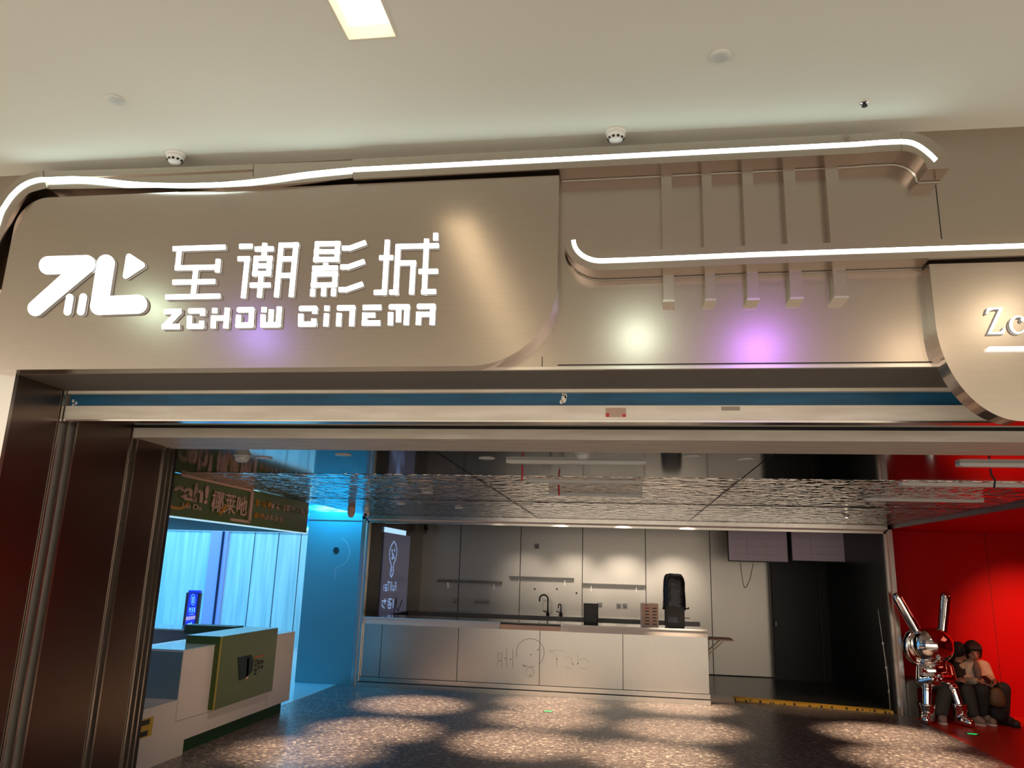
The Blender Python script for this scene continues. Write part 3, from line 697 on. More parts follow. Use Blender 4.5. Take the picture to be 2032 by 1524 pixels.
# things on the counter
def on_y(px, py, Y): return at_y(px, py, Y)
Yk = YB + .30
a = at_y(1158, 1197, Yk); b = at_y(1187, 1236, Yk)
t = thing('menu_board', 'black upright board with rows of fine print on the counter', 'board', ((a.x + b.x) / 2, Yk, cz))
obj('board_panel', bx(a.x, b.x, Yk, Yk + .02, cz, a.z, bev=.003), M['black'], t)
bm = bmesh.new(); rr_ = random.Random(3)
for r_i in range(11):
    z = a.z - .03 - r_i * (a.z - cz - .05) / 11
    x = a.x + .015
    while x < b.x - .02:
        w = rr_.uniform(.006, .018); bx(x, x + w, Yk - .001, Yk + .001, z, z + .006, bm); x += w + rr_.uniform(.005, .012)
obj('print_rows', bm, M['dull'], t)
obj('board_foot', bx(a.x + .02, b.x - .02, Yk + .02, Yk + .1, cz, cz + .02), M['black'], t)
a = at_y(1271, 1197, Yk - .1); b = at_y(1307, 1241, Yk - .1); Y0 = Yk - .1
t = thing('charging_station', 'peach fronted charging station with twelve dark slots on the counter', 'charging station', ((a.x + b.x) / 2, Y0, cz))
obj('case', bx(a.x, b.x, Y0, Y0 + .16, cz, a.z, bev=.006), M['white'], t)
obj('front_plate', bx(a.x + .012, b.x - .004, Y0 - .004, Y0 + .001, cz + .006, a.z - .006), M['peach'], t)
W = b.x - a.x; Hh = a.z - cz
for c in range(2):
    for r in range(6):
        x = a.x + W * (.24 + .42 * c); z = a.z - Hh * (.20 + .135 * r)
        obj('slot', bx(x, x + W * .24, Y0 - .007, Y0 - .003, z - .008, z + .006), M['redprint'] if (c == 0 and r == 0) else M['black'], t)
obj('front_logo', bx(a.x + W * .3, a.x + W * .38, Y0 - .006, Y0 - .003, a.z - .03, a.z - .012), M['residue'], t)
# covered machine
a = at_y(1313, 1138, Yk); b = at_y(1358, 1244, Yk); xm = (a.x + b.x) / 2 + .01
t = thing('covered_machine', 'tall drinks machine shrouded in black plastic sheet on the counter', 'machine', (xm, Yk, cz))
zt_ = a.z; zm = at_y(1340, 1207, Yk).z
hw_ = (b.x - a.x) / 2
obj('machine_base', bx(xm - hw_ * .8, xm + hw_ * .95, Yk - .08, Yk + .2, cz, zm + .03, bev=.01), M['black'], t)
bm = bmesh.new(); rr_ = random.Random(5); seg = 20; rings = []
prof = [(zm - .02, 1.02), (zm + .03, 1.0), (zm + .12, .98), (zm + .25, 1.0), (zt_ - .12, .96), (zt_ - .05, .88), (zt_ - .01, .74), (zt_, .5)]
for z, s in prof:
    rings.append([bm.verts.new((xm + .01 + hw_ * s * 1.05 * (abs(math.cos(q)) ** .6) * (1 if math.cos(q) > 0 else -1) * rr_.uniform(.95, 1.04), Yk + .06 + .14 * s * (abs(math.sin(q)) ** .6) * (1 if math.sin(q) > 0 else -1) * rr_.uniform(.9, 1.06), z + rr_.uniform(-.008, .008))) for q in [2 * PI * k / seg for k in range(seg)]])
for A_, B_ in zip(rings, rings[1:]):
    for k in range(seg): bm.faces.new((A_[k], A_[(k + 1) % seg], B_[(k + 1) % seg], B_[k]))
bm.faces.new(rings[-1]); bm.faces.new(rings[0])
o = obj('plastic_sheet', bm, add_noise(mat('black bin liner', (.012, .012, .016), .28), (1, 1, 1), 25, 4, bump=.9), t, True)
bm = bmesh.new()
for k in range(6): bx(xm - hw_ * .55 + k * .022, xm - hw_ * .55 + k * .022 + .010, Yk - .082, Yk - .079, cz + .07, cz + .14, bm)
obj('vent_grille', bm, mat('blue grey grille', (.08, .11, .18), .4), t)
obj('tap_lever', tube([Vector((xm + hw_ * .95, Yk, zm + .0)), Vector((xm + hw_ * 1.35, Yk, zm + .0)), Vector((xm + hw_ * 1.35, Yk, zm + .02))], .009), M['black'], t)
cable('thin_stick', [at_y(1358, 1226, Yk + .25), at_y(1369, 1227, Yk + .25)], .005, M['black'], 'short thin black stick lying behind the covered machine', 'stick')
# taps on the back worktop
def tap(px, py_top, hgt, bend, rad, lab):
    p = at_y(px, 1215, 13.95); x = p.x; z0 = .90
    t = thing('tap', lab, 'tap', (x, 13.95, z0), 'black taps on the back worktop')
    obj('tap_base', lathe([(.03, 0), (.03, .03), (.018, .05)], (x, 13.95, z0)), M['black'], t, True)
    pts = [Vector((x, 13.95, z0 + .04)), Vector((x, 13.95, z0 + hgt - bend))] + [Vector((x - bend + bend * math.cos(q), 13.95, z0 + hgt - bend + bend * math.sin(q))) for q in [k * PI / 8 for k in range(1, 9)]] + [Vector((x - 2 * bend, 13.95, z0 + hgt - bend - .04))]
    obj('spout', tube(pts, rad), M['blackgloss'], t, True)
    obj('lever', tube([Vector((x - .01, 13.93, z0 + .05)), Vector((x - .08, 13.91, z0 + .07))], rad * .8), M['black'], t)
tap(1087, 1180, .34, .075, .013, 'tall black gooseneck tap on the back worktop')
tap(1113, 1198, .19, .022, .010, 'short black tap beside the tall gooseneck one')
# shelves on the back wall
for xa_, xb_, py, lab in ((870, 995, 1153, 'dark floating shelf on the back wall nearest the banner'), (1012, 1138, 1146, 'highest floating shelf in the middle above the tall tap'), (1155, 1281, 1160, 'floating shelf behind the black menu board')):
    p = at_y(xa_, py, 14.2); q = at_y(xb_, py + 3, 14.2); z = (p.z + q.z) / 2
    t = thing('wall_shelf', lab, 'shelf', ((p.x + q.x) / 2, 14.2, z), 'floating shelves on the back wall')
    obj('shelf_board', bx(p.x, q.x, 14.08, 14.298, z - .02, z + .02), M['dull'], t)
    for x in (p.x + .16, q.x - .16): obj('bracket', bx(x - .008, x + .008, 14.26, 14.298, z - .12, z - .02), M['steel_edge'], t)
sk = [(903, 1193, 'single pale socket plate under the shelf nearest the banner'), (946, 1194, 'first pale socket plate of the row of three left of the tall tap'), (956, 1194, 'middle pale socket plate of the row of three'), (967, 1194, 'third pale socket plate, closest to the tall tap'),
      (1190, 1201, 'socket plate partly hidden by the black menu board'), (1228, 1203, 'socket plate on the steel wall nearer the menu board, one of a pair'), (1240, 1203, 'socket plate on the steel wall nearer the charging station, one of a pair'), (1065, 1084, 'small grey box plate high on the wall above the tall tap')]
for px, py, lab in sk:
    p = at_y(px, py, 14.29)
    t = tag(obj('socket_plate', bx(p.x - .043, p.x + .043, 14.285, 14.299, p.z - .045, p.z + .045, bev=.004), mat('socket', (.45, .43, .40), .4) if px != 0 else None), lab, 'socket', 'socket plates on the back wall')
    obj('socket_holes', bx(p.x - .016, p.x + .016, 14.283, 14.2855, p.z - .02, p.z - .004), M['residue'], t)
for px, py, lab in ((1061, 1169, 'small round hole in the back wall under the middle shelf'), (1105, 1169, 'small square hole right of the round one under the middle shelf'), (1144, 1177, 'twin screw holes near the wall joint under the middle shelf')):
    p = at_y(px, py, 14.297)
    tag(obj('wall_hole', lathe([(.016, 0), (.016, .004)], (0, 0, 0)), M['seam']), lab, 'hole').matrix_world = Matrix.Translation(p) @ Matrix.Rotation(PI / 2, 4, 'X')
# hanging screens
Ys = 12.9
lbs = ['blank lilac menu screen hanging over the passage, beside the wall joint', 'blank lilac menu screen hanging over the passage, nearer the red corner']
for (x0, x1), lab in zip(((1443, 1566), (1568, 1693)), lbs):
    a = at_y(x0, 1054, Ys); b = at_y(x1, 1117, Ys)
    t = thing('menu_screen', lab, 'screen', ((a.x + b.x) / 2, Ys, b.z), 'menu screens over the passage')
    zt_ = 2.42
    obj('screen_case', bx(a.x, b.x - .004, Ys, Ys + .05, b.z, zt_, bev=.004), M['black'], t)
    obj('screen_face', bx(a.x + .015, b.x - .018, Ys - .003, Ys + .001, b.z + .015, zt_ - .01), M['screenoff'], t)
    bm = bmesh.new()
    for k in range(3): bx(a.x + .08, b.x - .12, Ys - .0035, Ys - .0025, b.z + .12 + k * .12, b.z + .1225 + k * .12, bm)
    bx(a.x + .30, a.x + .303, Ys - .0035, Ys - .0025, b.z + .03, b.z + .40, bm); bx(a.x + .58, a.x + .582, Ys - .0035, Ys - .0025, b.z + .1, b.z + .36, bm)
    obj('faint_grid', bm, M['screenline'], t)
    obj('hanger', bx((a.x + b.x) / 2 - .02, (a.x + b.x) / 2 + .02, Ys + .01, Ys + .04, zt_, 2.5), M['black'], t)
cable('screen_cable', [at_y(x, y, Ys + .03) for x, y in ((1469, 1116), (1471, 1135), (1474, 1155), (1477, 1166), (1481, 1165), (1488, 1150), (1495, 1118))], .005, M['black'], 'thin black cable looping below the blank menu screens')
# sign seen mirrored, drawn as a banner on the left wall of the niche
a = at_x(757, 1048, -3.715); b = at_x(812, 1062, -3.715)
by0, by1 = 11.85, 13.35
bn = thing('banner', 'dark lilac banner with mirrored lettering and fish outline on the niche side wall', 'banner', (-3.71, 12.6, .9))
obj('banner_sheet', bx(-3.7199, -3.706, by0, by1, .905, 2.17), M['banner'], bn)
obj('lit_head', bx(-3.7199, -3.704, by0, by1 - .3, 2.17, 2.25), M['bannerlight'], bn)
XBN = -3.7045
def zb(x, y): return (700 + x / 7.62, 1040 + y / 7.62)
def bmark(name, lines, w):
    bm = bmesh.new()
    for L_ in lines:
        for p, q in zip(L_, L_[1:]):
            P_ = [at_x(*zb(*p), XBN), at_x(*zb(*q), XBN)]
            d = (P_[1] - P_[0]).normalized(); n = Vector((0, -d.z, d.y)) * w / 2; P_[0] -= d * w * .3; P_[1] += d * w * .3
            prism([P_[0] + n, P_[1] + n, P_[1] - n, P_[0] - n], (.001, 0, 0), bm)
    obj(name, bm, M['bannertext'], bn)
bmark('fish_outline', [[(622, 265), (590, 310), (562, 380), (555, 450), (560, 530), (575, 590), (585, 640), (572, 700), (565, 760), (582, 800)],
      [(632, 265), (655, 320), (668, 390), (665, 460), (648, 540), (620, 600), (612, 650), (618, 700), (605, 760), (582, 800)], [(592, 660), (588, 735)]], .03)
bmark('fish_dots', [[(590, 395), (600, 405)], [(628, 390), (636, 400)], [(595, 440), (612, 470), (608, 520)], [(590, 510), (598, 520)], [(624, 505), (632, 515)]], .04)
bmark('banner_letters', [[(655, 880), (650, 1000)], [(655, 885), (640, 885)], [(654, 935), (642, 935)], [(632, 930), (628, 995), (612, 1005), (606, 990), (610, 925)], [(592, 875), (585, 1005)], [(578, 872), (570, 1000)],
      [(560, 880), (525, 875)], [(545, 880), (538, 1005)], [(522, 920), (495, 915), (490, 1005), (515, 1005), (518, 965), (492, 962)], [(472, 920), (468, 1000)]], .022)
bmark('banner_letters', [[(480, 1130), (475, 1200)], [(440, 1160), (505, 1165)], [(495, 1140), (492, 1200)], [(450, 1185), (440, 1230), (478, 1270)], [(540, 1130), (590, 1135)], [(530, 1150), (532, 1170)], [(560, 1140), (535, 1200)], [(545, 1170), (585, 1210)], [(535, 1220), (575, 1222), (572, 1270), (535, 1268), (535, 1220)], [(610, 1140), (605, 1260)], [(618, 1140), (615, 1255)]], .022)
# wires by the banner
cable('wire_loop', [at_y(x, y, 12.2) for x, y in ((782, 1224), (783, 1200), (787, 1186), (785, 1205), (790, 1212), (796, 1196), (798, 1190))], .006, M['black'], 'thin black wire standing on the counter before the banner')
p = at_x(726, 1143, -3.715)
tag(obj('alarm_button', bx(-3.72, -3.70, YB + .06, YB + .12, p.z - .05, p.z + .05), M['woodtop']), 'small pink alarm box on the dark niche wall beside the blue panel', 'alarm box')
# cameras
p = at_y(845, 1050, 13.9)
t = thing('security_camera', 'dark security camera under the niche ceiling right of the banner', 'camera', p)
obj('camera_bracket', bx(p.x - .03, p.x + .03, p.y - .03, p.y + .03, p.z, 2.5), M['black'], t)
obj('camera_body', cyl(p + Vector((0, .05, 0)), p + Vector((.02, -.13, -.06)), .035), M['dull'], t)
p = at_z(727, 1019, ZI - .08)
t = thing('security_camera', 'white round camera hanging by the left top corner of the bar frame', 'camera', p)
obj('camera_mount', cyl((p.x, p.y, ZI - .002), (p.x, p.y, ZI - .05), .03), M['white'], t)
obj('camera_body', sphere((p.x, p.y, ZI - .085), .042), M['white'], t, True)
obj('lens', sphere((p.x, p.y - .03, ZI - .10), .022), M['blackgloss'], t, True)
p = at_z(698, 1003, ZI)
t = thing('speaker_pendant', 'rounded pinkish pendant fitting hanging above the blue panel', 'fitting', (p.x, p.y, ZI))
obj('pendant_body', lathe([(.045, -.0), (.05, -.04), (.045, -.10), (.03, -.14), (.002, -.15)], (p.x, p.y, ZI - .002)), M['peach'], t, True)

# threshold and sill block
y0a, y1a = 11.22, 11.45
a = at_z(1451, 1385, 0.02); b = at_z(1754, 1414, .02)
bm = bmesh.new(); prism([Vector((a.x, 11.55, .0)), Vector((XR + .02, 11.12, .0)), Vector((XR + .02, 11.24, .0)), Vector((a.x, 11.72, .0))], (0, 0, .035), bm)
tag(obj('threshold_strip', bm, M['yellow']), 'yellow perforated step strip across the dark passage floor', 'threshold')
struct('trim_7', bx(cx1 + .03, a.x, 11.3, 11.6, 0, .05), M['jamb'])

# ------------------------------------------------------------------ blue wall panel and the hall behind
struct('wall_blue_panel', bx(-4.64, -3.80, YB, YB + .12, 0, 2.41), M['bluepanel'])
struct('trim_8', bx(-4.64, -3.80, YB - .006, YB + .0, 2.28, 2.295), M['steel_edge'])
p = at_y(667, 1092, YB - .002)
hole = tag(obj('wall_hole', lathe([(.045, 0), (.045, .006)], (0, 0, 0)), M['seam']), 'round dark cable hole in the blue lit steel panel', 'hole'); hole.matrix_world = Matrix.Translation(p) @ Matrix.Rotation(PI / 2, 4, 'X')
bm = bmesh.new()
rg = [(667 + 27 * math.cos(q), 1095 + 30 * math.sin(q)) for q in [-PI * .35 + k * PI / 16 for k in range(14)]]
for p, q in zip(rg + [(666, 1127)], (rg + [(666, 1127)])[1:] + [(664, 1150)]):
    P_ = [at_y(*p, YB - .001), at_y(*q, YB - .001)]; d = (P_[1] - P_[0]).normalized(); n = Vector((-d.z, 0, d.x)) * .003
    prism([P_[0] + n, P_[1] + n, P_[1] - n, P_[0] - n], (0, .0009, 0), bm)
tag(obj('glue_mark', bm, mat('pale glue', (.5, .5, .5), .6)), 'pale ring of glue residue round the hole in the blue panel', 'mark')
struct('wall_hall_back', bx(-14, -3.9, 14.93, 15.0, 0, 2.28), M['cyanwall'])
struct('wall_hall_screen', bx(-14, -3.9, 15.3, 15.35, 2.2, 3.6), M['skyscreen'])
struct('wall_hall_ledge', bx(-14, -3.9, 14.9, 15.4, 2.24, 2.30), M['white'])
struct('wall_hall_blocker', bx(-12.1, XL - .10, 4.48, 4.54, 0, 3.6), mat('blue reflector wall', (0.25, 0.42, 0.60), 0.5))  # unseen wall, added to block outside light and give the panel blue reflections
struct('wall_hall_left', bx(-12.1, -12, 4.4, 15.4, 0, 3.6), M['cyanwall'])
bm = bmesh.new()
for px in (497, 545, 590):
    x = at_y(px, 1150, 14.93).x; bx(x - .006, x + .006, 14.924, 14.93, 0, 2.24, bm)
struct('trim_9', bm, M['signframe'])
a = at_y(412, 1150, 14.93); b = at_y(446, 1150, 14.93)
struct('pillar', bx(a.x, b.x, 14.86, 14.93, 0, 2.24), M['lilac'])
x = at_y(435, 1150, 14.85).x
struct('trim_10', bx(x - .04, x + .0, 14.84, 14.86, 0, 2.24), M['signframe'])
struct('baseboard_hall', bx(-14, -4.7, 14.90, 14.93, .004, .06), M['white'])

# ------------------------------------------------------------------ kiosk canopy with green sign
XS = -3.80
cp = thing('kiosk_canopy', 'green canopy sign board over the kiosk with Yeah! lettering', 'sign', (XS, 7, 2.0))
obj('canopy_face', bx(XS - .04, XS, 4.9, 9.0, 2.012, ZI - .004), M['green'], cp)
obj('canopy_underside', bx(XS - 3.0, XS - .04, 4.9, 8.96, 2.012, 2.03), M['greendark'], cp)
obj('canopy_back', bx(XS - 3.0, XS - .04, 8.96, 9.0, 2.012, 2.5), M['green'], cp)
obj('edge_trim', bx(XS - .03, XS + .012, 4.9, 9.0, 2.0, 2.012), mat('pale edge strip', (.6, .8, .9), .4, emit=(.45, .8, 1.0), estr=.7), cp)  # trim is no lamp; its glow stands in for reflected light
XT = XS + .001
def yz(px, py): p = at_x(px, py, XS + .012); return p
def xtext(txt, size, p, m, parent, name, depth=.012, off=0, sx=1.0):
    # text in the plane x = const, reading along +y as seen from +x
    mx = Matrix(((0, 0, 1, XT + depth), (sx, 0, 0, p.y), (0, 1, 0, p.z), (0, 0, 0, 1)))
    return obj(name, text_bm(txt, size, mx, depth, off), M[m], parent)
def xfit(txt, y0, y1, z0, z1, m, name, off=0.0, depth=.012):
    bm = text_bm(txt, 1.0, Matrix(), .0, off)
    xs_ = [v.co.x for v in bm.verts]; ys_ = [v.co.y for v in bm.verts]
    sx = (y1 - y0) / (max(xs_) - min(xs_)); sz = (z1 - z0) / (max(ys_) - min(ys_)); ax, ay = min(xs_), min(ys_)
    ret = bmesh.ops.extrude_face_region(bm, geom=bm.faces[:]); up = {v for v in ret['geom'] if isinstance(v, bmesh.types.BMVert)}
    for v in bm.verts: v.co = Vector((XT + (depth if v in up else 0), y0 + (v.co.x - ax) * sx, z0 + (v.co.y - ay) * sz))
    return obj(name, bm, M[m], cp)
e0 = yz(343, 989); e1 = yz(412, 998); eh = yz(390, 952)
ze = yz(385, 996).z
xfit('eah!', e0.y, e1.y, ze, ze + .17, 'signpink', 'letters', off=.03)
xfit('Y', e0.y - .30, e0.y - .02, ze, ze + .17, 'signpink', 'letters', off=.03)
c0 = yz(418, 1013); c1_ = yz(489, 1023); zc0 = yz(455, 1020).z
xfit('椰莱吔', c0.y, c1_.y, zc0, zc0 + .20, 'signpink', 'characters', off=.008)
l0 = yz(362, 1005); l1 = yz(400, 1011)
xfit('Lai Da', l0.y, l1.y, l0.z - .01, l0.z + .035, 'signpink', 'small_letters', off=.01)
# bracket outline round the name
def xbox(name, pa, pb2, w, m):
    a = yz(*pa); b = yz(*pb2); bm = bmesh.new()
    d = (b - a).normalized(); n = Vector((0, -d.z, d.y)) * w / 2
    prism([a + n, b + n, b - n, a - n], (.012, 0, 0), bm)
    return obj(name, bm, M[m], cp)
tl = yz(360, 942); tr = yz(502, 974.5); br = yz(497, 1036)
zt2, zb2 = (tl.z + tr.z) / 2, br.z
bm = bx(XT, XT + .018, tl.y, tr.y, zt2 - .012, zt2 + .012); bx(XT, XT + .018, tr.y - .035, tr.y + .01, zb2, zt2, bm); bx(XT, XT + .018, tr.y - .40, tr.y, zb2 - .012, zb2 + .012, bm)
obj('bracket_outline', bm, M['signpink'], cp)
# orange swoosh and small orange text rows (illegible in the photo: short strokes)
p = yz(352, 1001); bm = bmesh.new()
sw = [Vector((XT, p.y + .13 * math.cos(q) * 1.3, p.z + .03 + .06 * math.sin(q))) for q in [PI + k * PI / 12 for k in range(13)]]
for a, b in zip(sw, sw[1:]): cyl(a, b, .014, .014, bm, 8)
obj('orange_swoosh', bm, M['orange'], cp)
p = yz(449, 1003); bm = tube([p, p + Vector((0, -.10, -.09))], .014); obj('orange_stroke', bm, M['orange'], cp)
def scribble(name, pa, n, dy, h, m, seed):
    rr_ = random.Random(seed); a = yz(*pa); bm = bmesh.new()
    for k in range(n):
        y = a.y + k * dy; z = a.z
        for _ in range(2): zz = z + rr_.uniform(0, h); bx(XT, XT + .008, y, y + dy * .75, zz, zz + h * .13, bm)
        for _ in range(2): yy = y + rr_.uniform(0, dy * .6); bx(XT, XT + .008, yy, yy + dy * .14, z, z + h, bm)
    obj(name, bm, M[m], cp)
scribble('small_characters', (508, 1003), 3, .13, .06, 'orange', 1)
scribble('small_characters', (527, 1006), 9, .135, .06, 'signpink', 2)
scribble('small_characters', (505, 1027), 2, .13, .055, 'orange', 3)
scribble('small_characters', (516, 1029), 5, .12, .055, 'signpink', 4)

# kiosk desk
XD = -3.82
kd = thing('kiosk_counter', 'white kiosk counter with green name panel on the near left of the lobby', 'counter', (XD, 7.5, 0))
Ys1 = at_x(353, 1388, XD).y; Yend = at_x(572, 1404, XD).y; zlow = at_x(353, 1389, XD).z
ztop = at_x(363, 1292, XD).z; zend = at_x(584, 1261, XD).z
Yg0, Yg1 = at_x(431.5, 1340, XD + .06).y, at_x(545, 1320, XD + .06).y
zg0, zg1 = at_x(431.5, 1407, XD + .06).z, at_x(449, 1262, XD + .06).z
obj('low_body', bx(XD - 1.6, XD, 4.9, Ys1, 0, zlow), M['whitepaint'], kd)
obj('body', bx(XD - .55, XD, Ys1, Yend, .12, ztop), M['whitepaint'], kd)
obj('end_glass', bx(XD - 1.6, XD - .006, Ys1 - .006, Ys1 + .002, zlow + .004, ztop - .012), M['counterglass'], kd)
obj('kick_board', bx(XD - .5, XD - .04, Ys1 + .18, Yend - .12, 0, .12), M['greendark'], kd)
obj('foot_block', bx(XD - .5, XD, Ys1, Ys1 + .18, 0, .12), M['whitepaint'], kd)
obj('countertop', bx(XD - .42, XD + .004, Ys1 - .012, Yg0, ztop, ztop + .008), M['glassy'], kd)
obj('back_counter', bx(XD - 2.4, XD - .55, Yend - .5, Yend - .05, 0, ztop + .0), mat('blue grey inner board', (.10, .13, .18), .4), kd)
obj('back_countertop', bx(XD - 2.4, XD - .5, Yend - .55, Yend, ztop, ztop + .014), M['glassy'], kd)
obj('name_panel', bx(XD - .30, XD + .06, Yg0, Yg1, zg0, zg1, bev=.003), M['green'], kd)
obj('panel_edge', bx(XD + .052, XD + .063, Yg0 - .003, Yg0 + .006, zg0, zg1), mat('ochre edge', (.45, .32, .05), .4), kd)
if zend > ztop: obj('end_riser', bx(XD - .5, XD, Yg1 + .002, Yend, ztop, zend), M['whitepaint'], kd)
obj('back_riser', bx(XD - .9, XD - .32, Yg1 - .25, Yg1 - .05, ztop, zg1 + .01), M['greendark'], kd)
bm = bmesh.new()
for pa, pb2 in (((353, 1390), (348, 1432)), ((348, 1432), (431, 1408)), ((528, 1380), (528, 1400))):
    a = at_x(*pa, XD + .001); b = at_x(*pb2, XD + .001); d = (b - a).normalized(); n = Vector((0, -d.z, d.y)) * .0015
    prism([a + n, b + n, b - n, a - n], (.0006, 0, 0), bm)
obj('board_joints', bm, M['residue'], kd)
# worn logo on green panel
def xl(px, py): return at_x(px, py, XD + .0605)
bm = bmesh.new()
def poly_x(pts, bm): prism([xl(*p) for p in pts], (.004, 0, 0), bm)
poly_x([(472, 1304), (474, 1350), (478, 1350), (479, 1304)], bm); poly_x([(479, 1303), (478, 1349), (488, 1344), (500, 1333), (503, 1310), (498, 1299)], bm)
obj('worn_logo', bm, mat('worn logo dark', (.012, .03, .035), .7), kd)
bm = bmesh.new(); poly_x([(490, 1306), (487, 1348), (491.5, 1347), (494, 1306)], bm); obj('logo_mark', bm, M['peach'], kd)
bm = bmesh.new()
for x, y, w, h in ((507, 1309, 4, 5), (506, 1317, 3, 7), (512, 1311, 5, 8), (519, 1310, 4, 7), (505, 1327, 4, 6), (512, 1322, 3, 6), (518, 1321, 4, 5), (505, 1335, 3, 5)): poly_x([(x, y), (x, y + h), (x + w, y + h - 1), (x + w, y - 1)], bm)
obj('logo_characters', bm, M['black'], kd)
bm = bmesh.new(); poly_x([(505, 1303), (505, 1307), (524, 1302), (524, 1298)], bm); obj('logo_characters', bm, mat('rust text', (.35, .1, .04), .5), kd)
a = at_x(283, 1428, XD + .001); b = at_x(300, 1459, XD + .001)
bm = bx(XD + .0005, XD + .003, a.y - .15, b.y, b.z, a.z)
st2 = tag(obj('warning_sticker', bm, mat('yellow sticker', (.5, .32, .02), .5)), 'small yellow and black sticker low on the kiosk counter', 'sticker')
bm = bx(XD + .003, XD + .004, a.y - .10, b.y - .05, a.z - .05, a.z - .01); bx(XD + .003, XD + .004, a.y - .10, b.y - .06, b.z + .01, b.z + .05, bm)
obj('print_blocks', bm, M['black'], st2)

# blue direction sign stand
Yg = 10.9
a = at_y(374, 1171, Yg); b = at_y(397, 1176, Yg); xr = at_y(398, 1176, Yg).x; xl_ = at_y(370, 1176, Yg).x; zt_ = a.z
sg = thing('direction_sign_stand', 'narrow blue toilet direction sign stand with white arrow behind the kiosk', 'sign stand', (xl_, Yg, 0))
obj('stand_post', bx(xl_, xr, Yg, Yg + .05, .03, zt_ - .035), M['signframe'], sg)
obj('stand_cap', bx(xl_ + .03, xr - .01, Yg - .002, Yg + .05, zt_ - .035, zt_), M['signblue'], sg)
obj('sign_face', bx(xl_ + .045, xr - .035, Yg - .006, Yg + .001, .10, zt_ - .045), M['signblue'], sg)
obj('stand_base', bx(xl_ - .08, xr + .08, Yg - .12, Yg + .17, .004, .03, bev=.004), M['dull'], sg)
def zs(x, y): return (340 + x / 9.525, 1150 + y / 9.525)
bm = bmesh.new()
el = [(410 + 38 * math.cos(q), 380 + 105 * math.sin(q)) for q in [k * PI / 12 for k in range(25)]]
def ln(bm, p, q, w, yy=Yg - .007):
    P_ = [at_y(*zs(*p), yy), at_y(*zs(*q), yy)]; d = (P_[1] - P_[0]).normalized(); n = Vector((-d.z, 0, d.x)) * w / 2
    prism([P_[0] + n, P_[1] + n, P_[1] - n, P_[0] - n], (0, .001, 0), bm)
for p, q in zip(el, el[1:]): ln(bm, p, q, .006)
ln(bm, (402, 320), (397, 450), .010); ln(bm, (424, 320), (420, 450), .010)
obj('pictogram', bm, M['signwhite'], sg)
bm = bmesh.new(); rr_ = random.Random(9)
for k in range(3):
    x = 340 + k * 40
    for _ in range(3): yy = 530 + rr_.uniform(0, 85); ln(bm, (x, yy), (x + 30, yy - 2), .006)
    for _ in range(2): xx = x + rr_.uniform(0, 28); ln(bm, (xx, 530), (xx - 6, 625), .006)
ln(bm, (340, 660), (425, 650), .008)
obj('characters', bm, M['signwhite'], sg)
bm = bmesh.new(); prism([at_y(*zs(*p), Yg - .007) for p in ((278, 705), (455, 680), (450, 745), (270, 775))], (0, .001, 0), bm)
obj('print_band', bm, M['pinkprint'], sg)
bm = bmesh.new(); prism([at_y(*zs(*p), Yg - .007) for p in ((310, 830), (370, 820), (378, 792), (408, 880), (365, 980), (290, 985))], (0, .001, 0), bm)
obj('arrow', bm, M['signwhite'], sg)

# ------------------------------------------------------------------ red alcove
YR = 11.42
struct('wall_red', bx(3.555, 9, YR, YR + .1, 0, ZI + .05), M['red'])
struct('wall_red_side', bx(9, 9.1, 4.4, YR, 0, ZI + .05), M['red'])
bm = bmesh.new(); x = at_y(1975, 1250, YR - .002).x; bx(x - .003, x + .003, YR - .002, YR, 0, ZI, bm); struct('trim_11', bm, mat('red joint', (.12, .0, .0), .6))
# bench
zb_ = at_y(1830, 1371, 10.93).z
bt = thing('bench', 'grey composite loop bench against the red wall', 'bench', (4.1, 11.1, 0))
def rrect(x0, x1, z0, z1, r, y): 
    P_ = []
    for cx_, cz_, a0 in ((x1 - r, z1 - r, 0), (x0 + r, z1 - r, PI / 2)):
        P_ += [Vector((cx_ + r * math.cos(a0 + k * PI / 16), y, cz_ + r * math.sin(a0 + k * PI / 16))) for k in range(9)]
    return P_ + [Vector((x0, y, z0)), Vector((x1, y, z0))]
zbt = .44; bx0, bx1 = 3.56, 4.66
o1 = rrect(bx0, bx1, 0, zbt, .07, 10.92); i1 = rrect(bx0 + .10, bx1 - .10, 0, zbt - .075, .05, 10.92)
bm = bmesh.new(); A = [bm.verts.new(p) for p in o1]; B = [bm.verts.new(p) for p in i1]; A2 = [bm.verts.new(p + Vector((0, .42, 0))) for p in o1]; B2 = [bm.verts.new(p + Vector((0, .42, 0))) for p in i1]
n = len(A)
for i in range(n):
    j = (i + 1) % n
    if i == n - 2: continue
    bm.faces.new((A[i], A[j], B[j], B[i])); bm.faces.new((A2[j], A2[i], B2[i], B2[j]))
    bm.faces.new((A[j], A[i], A2[i], A2[j])); bm.faces.new((B[i], B[j], B2[j], B2[i]))
i, j = n - 2, n - 1
bm.faces.new((A[i], B[i], B2[i], A2[i])); bm.faces.new((B[j], A[j], A2[j], B2[j]))
obj('bench_loop', bm, M['stone'], bt)

# chrome rabbit statue
rb = thing('rabbit_statue', 'mirror chrome rabbit statue with long ears seated on the bench end', 'statue', (3.8, 10.8, 0))
YRB = 10.72
def a_(px, py, dy=0): return at_y(px, py, YRB + dy)
# body
bm = bmesh.new()
hd = a_(1850, 1281, -.02)
tor = a_(1853, 1338, .05)
sphere(tor + Vector((0, 0, -.03)), .20, bm, 32, (1.05, .85, .78)); sphere(tor + Vector((-.01, 0, .05)), .18, bm, 32, (1.05, .85, .75))
hips = a_(1858, 1362, .08); sphere(hips, .14, bm, 24, (1.35, .9, .55))
limb(a_(1848, 1318, .02), hd, .09, .12, bm)
